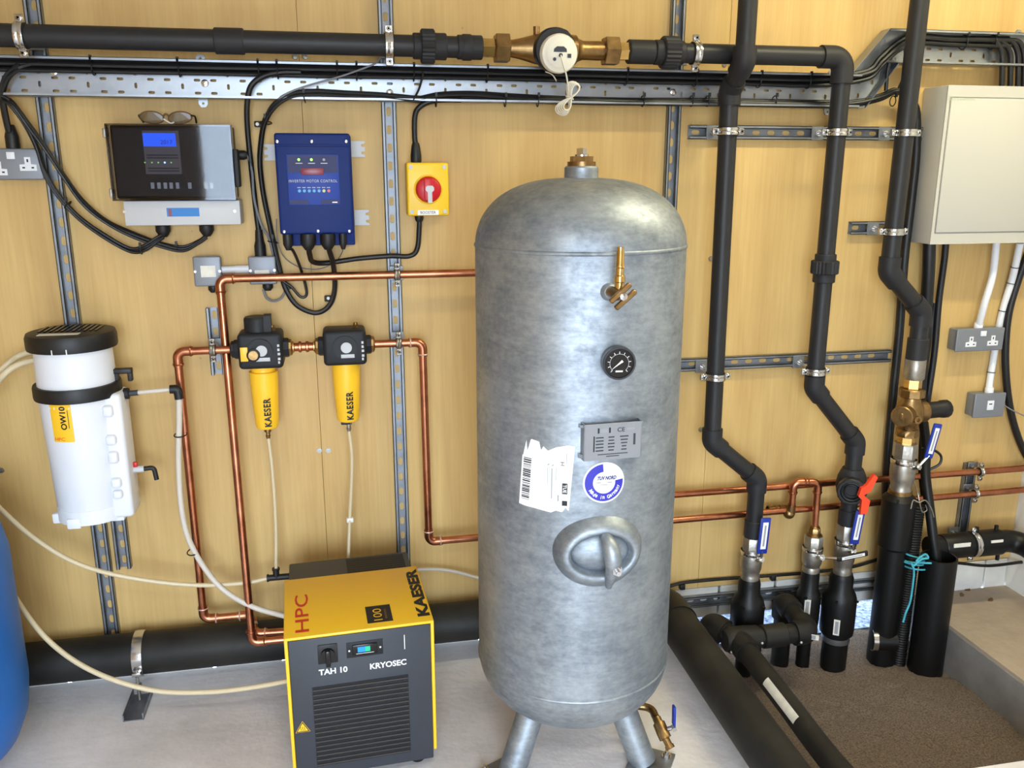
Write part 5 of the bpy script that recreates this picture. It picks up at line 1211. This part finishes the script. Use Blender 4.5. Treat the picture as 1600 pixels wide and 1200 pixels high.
obj('clip_screw', mb().lathe([(.0048, 0), (.0045, .003), (.002, .004), (.0001, .003)], W(513, 466, .021), OUT, 14), 'white', cl_)
# inverter to isolator
tag(obj('cable', cab([IG[1], W(484, 398, .09), W(489, 409, .06), W(510, 411, .04), W(560, 404, .035), W(610, 400, .036), W(640, 400, .036), W(652, 388, .04), ISO_B-Zv*.02, ISO_B], .0075, 8, 10), 'cable'), 'thick black cable from the blue controller to the yellow isolator', 'cable')
tag(obj('cable', cab([ISO_T, W(648, 215, .045), W(648, 185, .05), W(653, 170, .055), W(668, 160, .06), W(690, 156, .06), W(720, 156, .06)], .0078, 8, 10), 'cable'), 'black cable rising from the yellow isolator into the tray', 'cable')
tag(obj('cable', cab([W(662, 112, .07), W(655, 138, .07), W(645, 158, .065)], .003), 'cable'), 'thin black cable crossing the tray above the isolator', 'cable')
tag(obj('signal_wire', cab([W(596, 88, .05), W(588, 98, .07), W(570, 106, .07), W(530, 120, .07), W(480, 134, .07), W(445, 148, .07), W(420, 170, .06), W(412, 190, .05)], .0026), 'cable_grey'), 'thin grey wire slanting across the tray to the left', 'wire')
tag(obj('signal_wire', cab([W(378, 240, .03), W(388, 246, .03), W(394, 270, .03), W(397, 310, .033), W(408, 350, .033), W(420, 372, .02), W(428, 400, .018), W(446, 440, .014), W(442, 462, .015), W(430, 470, .018), W(417, 466, .022), W(411, 452, .022)], .0036), 'cable_grey'), 'thin grey wire from the control unit side looping to the small box', 'wire')
tag(obj('signal_wire', cab([IG[3], W(534, 395, .06), W(525, 408, .012), W(500, 420, .006), W(470, 418, .006), W(446, 404, .008), W(436, 385, .03), W(432, 360, .03), W(432, 342, .03)], .0016), 'cable_grey'), 'hair-thin grey wire drooping under the blue controller', 'wire')
# heavy cables at the right edge
tag(obj('cable', cab([W(1606, 395, .03), W(1590, 440, .03), W(1576, 490, .03), W(1571, 545, .03), W(1573, 600, .03), W(1582, 655, .03), W(1600, 705, .03), W(1630, 750, .03)], .0125, 8, 12), 'cable'), 'heavy black cable bowing down the right edge past the sockets', 'cable')
tag(obj('signal_wire', cab([V3((RS1[1], -.03, (RS1[2]+RS1[3])/2)), W(1580, 640, .06), W(1605, 652, .06)], .0022), 'cable_grey'), 'thin grey wire leaving the small switch to the right', 'wire')
# pair of screw caps and screws in the plywood
for px, py, lb in ((499, 704, 'left screw cap of the pair below the right air filter'), (513, 704, 'right screw cap of the pair below the right air filter'), (461, 88, 'clear screw cap under the top pipe, left of a brighter one'), (477, 88, 'bright screw head under the top pipe above the tray'), (1132, 101, 'screw head in the plywood beside the tank-side riser'),
                   (1111, 404, 'screw head in the plywood right of the tank top'), (1095, 671, 'screw head in the plywood left of the tank-side riser bend'), (2, 735, 'screw head at the left edge below the separator hoses')):
    p = W(px, py, 0); tag(obj('screw', mb().lathe([(.0085, 0), (.0075, .0025), (.0035, .003), (.003, .002), (.0001, .002)], p, OUT, 14), 'nickel' if px not in (499, 513) else 'light_grey'), lb, 'screw', 'screws in the plywood wall')

# ================================================================== VALVES AT THE LOWER RIGHT
def wzp(px, py, o=MO): return W(px, py, o).z
def pt(px, py, o=MO): return W(px, py, o)
def valve_body(p_top, p_bot, r, label, mt='nickel', name='ball_valve'):
    a, b_ = V3(p_top), V3(p_bot); H = a.z-b_.z
    t = thing(name, label, 'valve', tuple(b_), 'ball valves on the risers')
    obj('body', mb().lathe([(r*.78, 0), (r*.86, .003), (r*.86, H*.12), (r*.80, H*.16), (r*.98, H*.28), (r, H*.42), (r, H*.5), (r*.98, H*.62), (r*.82, H*.70), (r*.82, H*.72)], b_, Zv, 28), mt, t)
    obj('hex_end', mb().lathe([(r*.90, H*.72), (r*.96, H*.73), (r*.96, H*.97), (r*.88, H)], b_, Zv, 8), mt, t)
    obj('band', mb().lathe([(r*1.01, H*.60), (r*1.03, H*.61), (r*1.03, H*.68), (r*1.01, H*.69)], b_, Zv, 28, closed=True), 'chrome', t)
    return t, b_+Zv*(H*.45)
def lever(t, stem0, stem1, p0, p1, wd, mt, strip=True, mt_strip='white'):
    s0, s1, p0, p1 = V3(stem0), V3(stem1), V3(p0), V3(p1)
    st = obj('stem', mb().cyl(s0, s1, .008, 12).lathe([(.011, 0), (.011, .006)], s1, s1-s0, 6).cyl(s1, s1+(s1-s0).normalized()*.012, .005, 10), 'chrome', t)
    d = p1-p0; L_ = d.length; d.normalize(); n = (OUT-d*OUT.dot(d)).normalized(); s = d.cross(n)
    M_ = Matrix((d, s, n)).transposed().to_4x4(); M_.translation = p0
    lv = obj('lever', mb().rbox((0, -wd/2, -.004), (L_, wd/2, .004), .0035, 2, M_), mt, t)
    d2 = p0-s1
    if d2.length > .008: obj('lever_neck', mb().tube([s1, p0+d*.01], .005, 8), 'chrome', lv)
    if strip: obj('lever_label', mb().box((L_*.14, -wd*.26, .004), (L_*.88, wd*.26, .0046), M_), mt_strip, lv, smooth=False); obj('print', mb().box((L_*.22, -wd*.08, .0046), (L_*.80, wd*.08, .005), M_), 'print_grey', lv, smooth=False)
# left: under the tank-side riser
aT = V3((AX2, -MO, ab.z)); aB = V3((AX2, -MO, wzp(1170, 905)))
va_, vm = valve_body(aT, aB, .036, 'nickel ball valve with blue lever under the tank-side grey riser')
lever(va_, vm, pt(1189, 874, .185), pt(1190, 865, .188), pt(1197, 809, .188), .036, 'blue_lever')
# middle: under the copper branch
mB = V3((VB.x, -.10, W(1268, 893, .10).z))
vm_, vmm = valve_body(V3((VB.x, -.10, VB.z)), mB, .034, 'nickel ball valve with black sideways lever under the copper branch')
lever(vm_, vmm, pt(1284, 871, .155), pt(1308, 874, .19), pt(1356, 864, .20), .020, 'black')
# right of it: under the orange-handled valve
bT = V3((BX2, -MO, zb)); bB = V3((BX2, -MO, wzp(1318, 896)))
obj('threaded_adaptor', sleeve(mb(), V3((BX2, -MO, zb-.004)), V3((BX2, -MO, wzp(1330, 795))), .0315), 'pvc_fit', rr_)
vb2, vmm = valve_body(bT, bB, .036, 'nickel ball valve with blue lever under the orange-handled grey valve')
lever(vb2, vmm, pt(1333, 862, .185), pt(1334, 850, .19), pt(1345, 797, .19), .034, 'blue_lever')
# brass reducing valve under the right riser
CZ = lambda py: wzp(1428, py)
cB = V3((CX2, -MO, 0))
def cz(py): return V3((CX2, -MO, CZ(py)))
prv = thing('reducing_valve', 'brass pressure reducing valve with black adjusting knob under the right riser', 'valve', tuple(cz(690)))
obj('steel_adaptor', mb().lathe([(.031, 0), (.033, .003), (.033, CZ(560)-CZ(592)-.003), (.031, CZ(560)-CZ(592))], cz(592), Zv, 28), 'nickel', prv)
obj('hex_nipple', mb().lathe([(.028, 0), (.028, CZ(588)-CZ(606))], cz(606), Zv, 6), 'brass_bright', prv)
obj('union_nut', mb().lathe([(.037, 0), (.041, .003), (.041, .026), (.037, .03)], cz(620), Zv, 8), 'brass', prv)
bc = cz(644); kd_ = V3((.9, .40, .05)).normalized()
bd_ = obj('body', mb().lathe([(.030, -.075), (.031, -.04), (.043, -.022), (.046, 0), (.043, .022), (.031, .042), (.030, .06)], bc, Zv, 28), 'brass', prv)
ld_ = V3((-.80, -.60, .02)).normalized()
obj('left_cap', mb().lathe([(.034, .0), (.032, .04), (.033, .055), (.035, .058), (.035, .075), (.032, .078), (.0001, .079)], bc, ld_, 28), 'brass', bd_)
obj('cap_screw', mb().rbox((-.005, -.012, .076), (.005, .012, .084), .002, 1, (lambda M_: (setattr(M_, 'translation', bc), M_)[1])(Matrix((ld_.cross(Zv).normalized(), Zv, ld_)).transposed().to_4x4())), 'brass', bd_)
obj('gauge_port', mb().lathe([(.014, .03), (.013, .052), (.006, .052), (.006, .045), (.0001, .045)], bc-Zv*.012, V3((-.05, -1, 0)), 18), 'brass', bd_)
rd_ = (pt(1500, 636, .11)-bc).normalized()
obj('right_bonnet', mb().lathe([(.034, .0), (.036, .04), (.037, .056), (.030, .060)], bc, rd_, 28), 'brass', bd_)
obj('adjusting_knob', mb().lathe([(.027, .056), (.028, .060), (.028, .125), (.031, .130), (.031, .150), (.028, .154), (.0001, .154)], bc, rd_, 12), 'black', prv)
obj('lower_nut', mb().lathe([(.030, 0), (.037, .003), (.037, .024), (.034, .028)], cz(681), Zv, 8), 'brass', prv)
obj('hex_nipple', mb().lathe([(.028, 0), (.028, .03)], cz(694), Zv, 6), 'brass_bright', prv)
cvT, cvB = cz(691), cz(768)
vc2, vmm = valve_body(cvT, cvB, .041, 'nickel ball valve with slanted blue lever under the brass reducing valve')
lever(vc2, vmm, pt(1434, 730, .185), pt(1450, 716, .19), pt(1466, 662, .19), .031, 'blue_lever')
obj('brass_ring', mb().lathe([(.037, -.006), (.039, -.004), (.039, .010), (.036, .012)], cvB, Zv, 24), 'brass', vc2)

# ================================================================== BLACK PIPES IN THE PIT
SZ = -.22
def stickers(t, spots):
    for p, u, w_, h_ in spots:
        n = (CAM-V3(p)); n.z = 0; n.normalize(); M_ = Matrix((Zv.cross(n), Zv, n)).transposed().to_4x4(); M_.translation = p
        s = obj('label', mb().box((-w_/2, -h_/2, -.001), (w_/2, h_/2, .0012), M_), 'paper_dirty', t, smooth=False)
        obj('print', mb().box((-w_*.28, -h_*.4, .0012), (w_*.28, h_*.4, .0015), M_), 'print_grey', s, smooth=False)
def stand(x, y, prof, label, name='black_riser', lab=None, rlab=.05):
    t = thing(name, label, 'pipe', (x, y, SZ), 'black pipes rising from the sand pit')
    obj('pipe', mb().lathe(prof, (x, y, 0), Zv, 36), 'hdpe', t)
    if lab is not None:
        n = (CAM-V3((x, y, 0))); n.z = 0; n.normalize(); a = V3((-n.y, n.x, 0))
        p = V3((x, y, lab[1]))+n*(rlab+.001)+a*lab[0]*0; stickers(t, [(p, 0, .020, .058)])
    for k in range(2):
        an = math.radians(-60-70*k); z_ = prof[len(prof)//2][1]+.01; p = V3((x+rlab*math.cos(an), y+rlab*math.sin(an), z_)); obj('terminal', mb().cyl(p, p+V3((math.cos(an), math.sin(an), 0))*.010, .004, 10), 'hdpe', t)
    return t
zA0 = aB.z; zA1 = wzp(1168, 935); zA2 = wzp(1168, 985)
stand(AX2, -MO, [(.028, SZ), (.028, zA2-.03), (.052, zA2-.02), (.056, zA2), (.056, zA1-.02), (.050, zA1), (.037, zA1+.022), (.037, zA0-.012), (.033, zA0+.004)], 'black reducer pipe below the left blue-lever valve', lab=(0, zA2+.02), rlab=.056)
zM0 = mB.z; zM1 = W(1268, 925, .10).z; zM2 = W(1265, 965, .10).z
stand(VB.x, -.10, [(.024, SZ), (.024, zM2-.03), (.040, zM2-.02), (.042, zM2), (.042, zM1-.012), (.039, zM1), (.031, zM1+.014), (.031, zM0-.008), (.029, zM0+.004)], 'black coupler pipe below the middle valve', lab=(0, zM1-.036), rlab=.042)
zB0 = bB.z; zB1 = wzp(1318, 925); zB2 = wzp(1316, 985)
tB = stand(BX2, -MO, [(.044, SZ), (.044, zB2-.01), (.056, zB2), (.058, zB2+.02), (.058, zB1-.02), (.052, zB1), (.040, zB1+.02), (.040, zB0-.012), (.035, zB0+.004)], 'black reducer pipe with steel hose clamp under the right blue-lever valve', lab=(0, zB2+.045), rlab=.058)
obj('hose_clamp', mb().lathe([(.0445, -.010), (.047, -.010), (.048, 0), (.047, .010), (.0445, .010)], (BX2, -MO, zB2-.022), Zv, 36, closed=True), 'zinc', tB)
zC0 = cvB.z; zC1 = wzp(1405, 850)
tC = stand(CX2, -MO, [(.048, SZ), (.048, zC1-.01), (.056, zC1), (.056, zC0-.02), (.045, zC0-.008), (.036, zC0+.002)], 'tall thick black pipe under the slanted blue-lever valve', rlab=.055)
sp_ = V3((CX2-.05, -MO-.02, -.05)); obj('side_hose_clamp', mb().lathe([(.036, -.008), (.039, -.008), (.039, .008), (.036, .008)], W(1366, 1000, .14), V3((.93, -.35, 0)), 32, closed=True), 'chrome', tC)
obj('side_stub', mb().cyl(W(1366, 1000, .14), W(1366, 1000, .14)+V3((.07, -.02, 0)), .0355, 24), 'hdpe', tC)
# corrugated conduit, big duct, hose
cxp = W(1432, 800, .16); b = mb(); n_seg = 70; z0_, z1_ = SZ, W(1432, 790, .16).z
prof = []
for i in range(n_seg*2+1): prof.append((.0255 if i % 2 else .0225, z0_+(z1_-z0_)*i/(n_seg*2)))
tag(obj('corrugated_conduit', mb().lathe(prof, (1.886, -.155, 0), Zv, 24), 'hdpe'), 'ribbed black conduit standing between the two thick black pipes', 'conduit')
DXc, DYc, DR_ = 1.957, -.205, .058
ztop = W(1472, 868, .2).z
dct = thing('duct', 'wide open-topped black duct at the right of the sand pit', 'duct', (DXc, DYc, SZ))
obj('tube', mb().lathe([(DR_, SZ), (DR_, ztop), (DR_-.006, ztop+.001), (DR_-.006, ztop-.35), (.0001, ztop-.35)], (DXc, DYc, 0), Zv, 40), 'hdpe', dct)
tag(obj('service_hose', cab([W(1443, 660, .04), W(1447, 700, .08), W(1446, 740, .12), W(1452, 790, .16), W(1458, 840, .19), V3((DXc-.01, DYc, ztop-.02)), V3((DXc, DYc, ztop-.15))], .0165, 8, 14), 'hdpe'), 'black service hose dropping into the wide black duct', 'hose')
tag(obj('armoured_cable', cab([W(1421, 160, .035), W(1431, 176, .03), W(1431, 240, .022), W(1424, 310, .022), W(1415, 385, .028), W(1411, 430, .03), W(1405, 520, .03), W(1396, 610, .03), W(1388, 700, .03), W(1384, 780, .03), W(1382, 850, .03), W(1385, 930, .04), W(1390, 1000, .05)], .0145, 8, 12), 'cable'), 'thick black cable running down the wall behind the right riser', 'cable')
tag(obj('armoured_cable', cab([W(1452, 380, .05), W(1451, 420, .05), W(1448, 470, .04), W(1444, 540, .03), W(1438, 610, .03), W(1440, 660, .03)], .020, 8, 12), 'cable'), 'thickest black cable dropping from the cabinet bottom', 'cable')
tag(obj('armoured_cable', cab([W(1478, 380, .04), W(1475, 410, .035), W(1467, 470, .03), W(1460, 550, .03), W(1450, 620, .03), W(1442, 680, .03), W(1440, 740, .04), W(1447, 800, .07)], .011, 8, 12), 'cable'), 'slimmer black cable with clips right of the thickest one', 'cable')
tag(obj('loop_wire', cab([W(1440, 700, .08), W(1458, 703, .1), W(1470, 712, .1), W(1468, 725, .1), W(1452, 734, .09)], .0045), 'cable'), 'small black wire loop behind the slanted blue lever', 'wire')
# silver wire ends and cyan rope
tag(obj('wire_tail', cab([W(1423, 795, .2), W(1427, 782, .2), W(1436, 785, .21), W(1446, 782, .21), W(1455, 795, .21), W(1459, 808, .21)], .0022), 'nickel'), 'bent silver wire ends above the ribbed conduit', 'wire')
tag(obj('wire_tail', cab([W(1428, 752, .19), W(1434, 770, .19), W(1437, 786, .2), W(1441, 800, .2), W(1448, 797, .2), W(1446, 789, .2)], .002), 'nickel'), 'curled silver wire end beside the thick black pipe', 'wire')
rp = thing('rope', 'cyan rope tied round the ribbed conduit with a hanging tail', 'rope', tuple(W(1411, 970, .235)))
for k, (dz, tl) in enumerate(((0, .10), (.012, -.12), (.026, .16), (-.016, .05))): 
    obj('loop', mb().ring((1.882+.004*k, -.172, W(1425, 884, .2).z+dz), (tl, .1, 1), .036+.002*k, .0030, 28, 8), 'cyan', rp)
obj('tail', cab([W(1424, 880, .235), W(1428, 892, .237), W(1426, 915, .237), W(1422, 940, .237), W(1415, 958, .237), W(1411, 972, .237)], .0034), 'cyan', rp)
obj('knot', mb().tube(spline([W(1428, 884, .235), W(1440, 874, .24), W(1450, 872, .235), W(1445, 866, .23), W(1432, 878, .235), W(1455, 880, .235)], 6), .0034, 8), 'cyan', rp)
# level fitting at the right
HZ, HO = W(1540, 848, .12).z, .12
lf_ = thing('black_pipe', 'black level pipe with coupler and elbow beside the right corner', 'pipe', (2.15, -HO, HZ-.05))
hx = lambda px: W(px, 850, HO).x
hp_ = fillet([V3((1.98, -HO, HZ)), V3((XR-.09, -HO, HZ)), V3((XR-.07, -HO-.30, HZ-.05))], .06, 8)
obj('pipe', mb().tube(hp_, .040, 30), 'hdpe', lf_)
obj('coupler', mb().lathe([(.042, 0), (.047, .004), (.047, hx(1560)-hx(1523)-.004), (.042, hx(1560)-hx(1523))], (hx(1523), -HO, HZ), X, 32), 'hdpe', lf_)
obj('sleeve', mb().lathe([(.042, 0), (.045, .004), (.045, hx(1512)-hx(1470))], (hx(1470), -HO, HZ), X, 32), 'hdpe', lf_)
for px in (1523, 1553): obj('terminal', mb().cyl((hx(px), -HO, HZ+.04), (hx(px), -HO, HZ+.064), .007, 12), 'hdpe', lf_)
obj('terminal', mb().cyl((hx(1558), -HO-.01, HZ-.04), (hx(1558), -HO-.01, HZ-.066), .007, 12), 'hdpe', lf_)
for px, w_ in ((1490, .066), (1543, .048)):
    s = obj('label', mb().box((hx(px)-w_/2, -HO-.043, HZ+.014), (hx(px)+w_/2, -HO-.040, HZ+.028), Matrix.Identity(4)), 'paper_dirty', lf_, smooth=False)
clamp(V3((hx(1519), -HO, HZ)), X, .0405, 'steel clamp on the black level pipe by the right corner', stud=V3((hx(1519), -.021, HZ)))
tag(obj('cable', cab([V3((2.0, -.1, .19)), W(1500, 880, .08), W(1545, 884, .06), W(1600, 878, .06), W(1640, 876, .06)], .006), 'cable'), 'black cable drooping along the wall foot below the level pipe', 'cable')
kc = thing('cable_bundle', 'black cable clipped along the white blocks behind the valves', 'cables', tuple(W(1100, 908, .01)))
obj('cable', cab([W(1030, 922, .012), W(1060, 912, .012), W(1100, 907, .012), W(1150, 903, .012), W(1210, 899, .012), W(1270, 894, .012), W(1330, 886, .012), W(1375, 873, .012)], .006), 'cable', kc)
for px, py in ((1066, 915), (1208, 901)): p = W(px, py, .012); obj('clip', mb().rbox(p-V3((.009, .008, .014)), p+V3((.009, .011, .006)), .002), 'black', kc)

# front cluster: elbows and forward pipe
HO2 = .245
E1, E2 = W(1152, 1000, HO2), W(1262, 986, HO2); E2.z = E1.z = (E1.z+E2.z)/2
E3 = W(1226, 940, .075); EL = W(1110, 972, .15)
PE = F(1312, 1205, .012); dirp = (PE-E1); PF = E1+dirp*1.5
PF.z = .05
fcx = thing('black_manifold', 'dusty black pipe elbows low in the pit with a long pipe running forward', 'pipe', (E1.x, E1.y, SZ))
RM = .034
obj('forward_pipe', mb().tube(spline([E1, E1.lerp(PE, .5), PE, PF], 6), RM, 28), 'hdpe_dusty', fcx)
obj('cross_pipe', mb().tube(fillet([E1, E2, E3, E3-Zv*.12+V3((.0, .0, 0))], [.03, .03], 8), RM*.94, 28), 'hdpe_dusty', fcx)
obj('tee', mb().tube([E1-V3((.045, 0, 0)), E1-V3((.03, 0, 0)), E1+X*.02, E1+X*.07], [.034, .043, .043, .040], 28).tube([E1, E1+dirp.normalized()*.075], .041, 28), 'hdpe_dusty', fcx)
obj('coupler', mb().lathe([(.036, 0), (.039, .003), (.039, .08), (.036, .083)], E1+X*.085, X, 30), 'hdpe_dusty', fcx)
obj('elbow', mb().tube(elbow_path(E1, E2, E3, .034, .018), .0405, 28), 'hdpe_dusty', fcx)
obj('elbow', mb().tube(elbow_path(E2, E3, E3-Zv, .032, .022), .041, 28), 'hdpe_dusty', fcx)
obj('branch', mb().tube(fillet([E1, EL, EL-Zv*.2], .04, 8), .032, 28), 'hdpe_dusty', fcx)
obj('elbow', mb().tube(elbow_path(E1, EL, EL-Zv, .036, .02), .040, 28), 'hdpe_dusty', fcx)
obj('leg', mb().cyl(E3-Zv*.03, V3((E3.x, E3.y, SZ)), .031, 24), 'hdpe', fcx)
obj('leg', mb().cyl((1.345, -.10, -.02), (1.345, -.10, SZ), .030, 24), 'hdpe', fcx)
stickers(fcx, [(W(1268, 995, HO2+.036), 0, .046, .018)])
for px, py, o in ((1143, 1019, HO2+.04), (1191, 1005, HO2+.04), (1183, 1017, HO2+.04), (1252, 1004, HO2+.04), (1240, 968, .17), (1125, 972, .19)):
    p = W(px, py, o); obj('terminal', mb().sphere(p, .0042, 10), 'light_grey', fcx)
b = mb(); d = dirp.normalized(); x_, y_, z_ = frame_of(d); pa = None
ax0 = E1+dirp*.40
for i in range(8):
    for k in range(5):
        q = [];
        for ii, kk in ((i, k), (i+1, k), (i+1, k+1), (i, k+1)):
            ang = math.radians(195+kk*9-ii*3); c = ax0+dirp*(.30*ii/8)
            side = V3((d.y, -d.x, 0)).normalized(); up = side.cross(d)*-1
            q.append(c+(side*math.cos(math.radians(14+kk*9))+Zv*math.sin(math.radians(14+kk*9)))*(RM+.0015))
        b.add(q, [(0, 1, 2, 3)])
obj('white_sticker', b, 'paper_dirty', fcx, smooth=False)
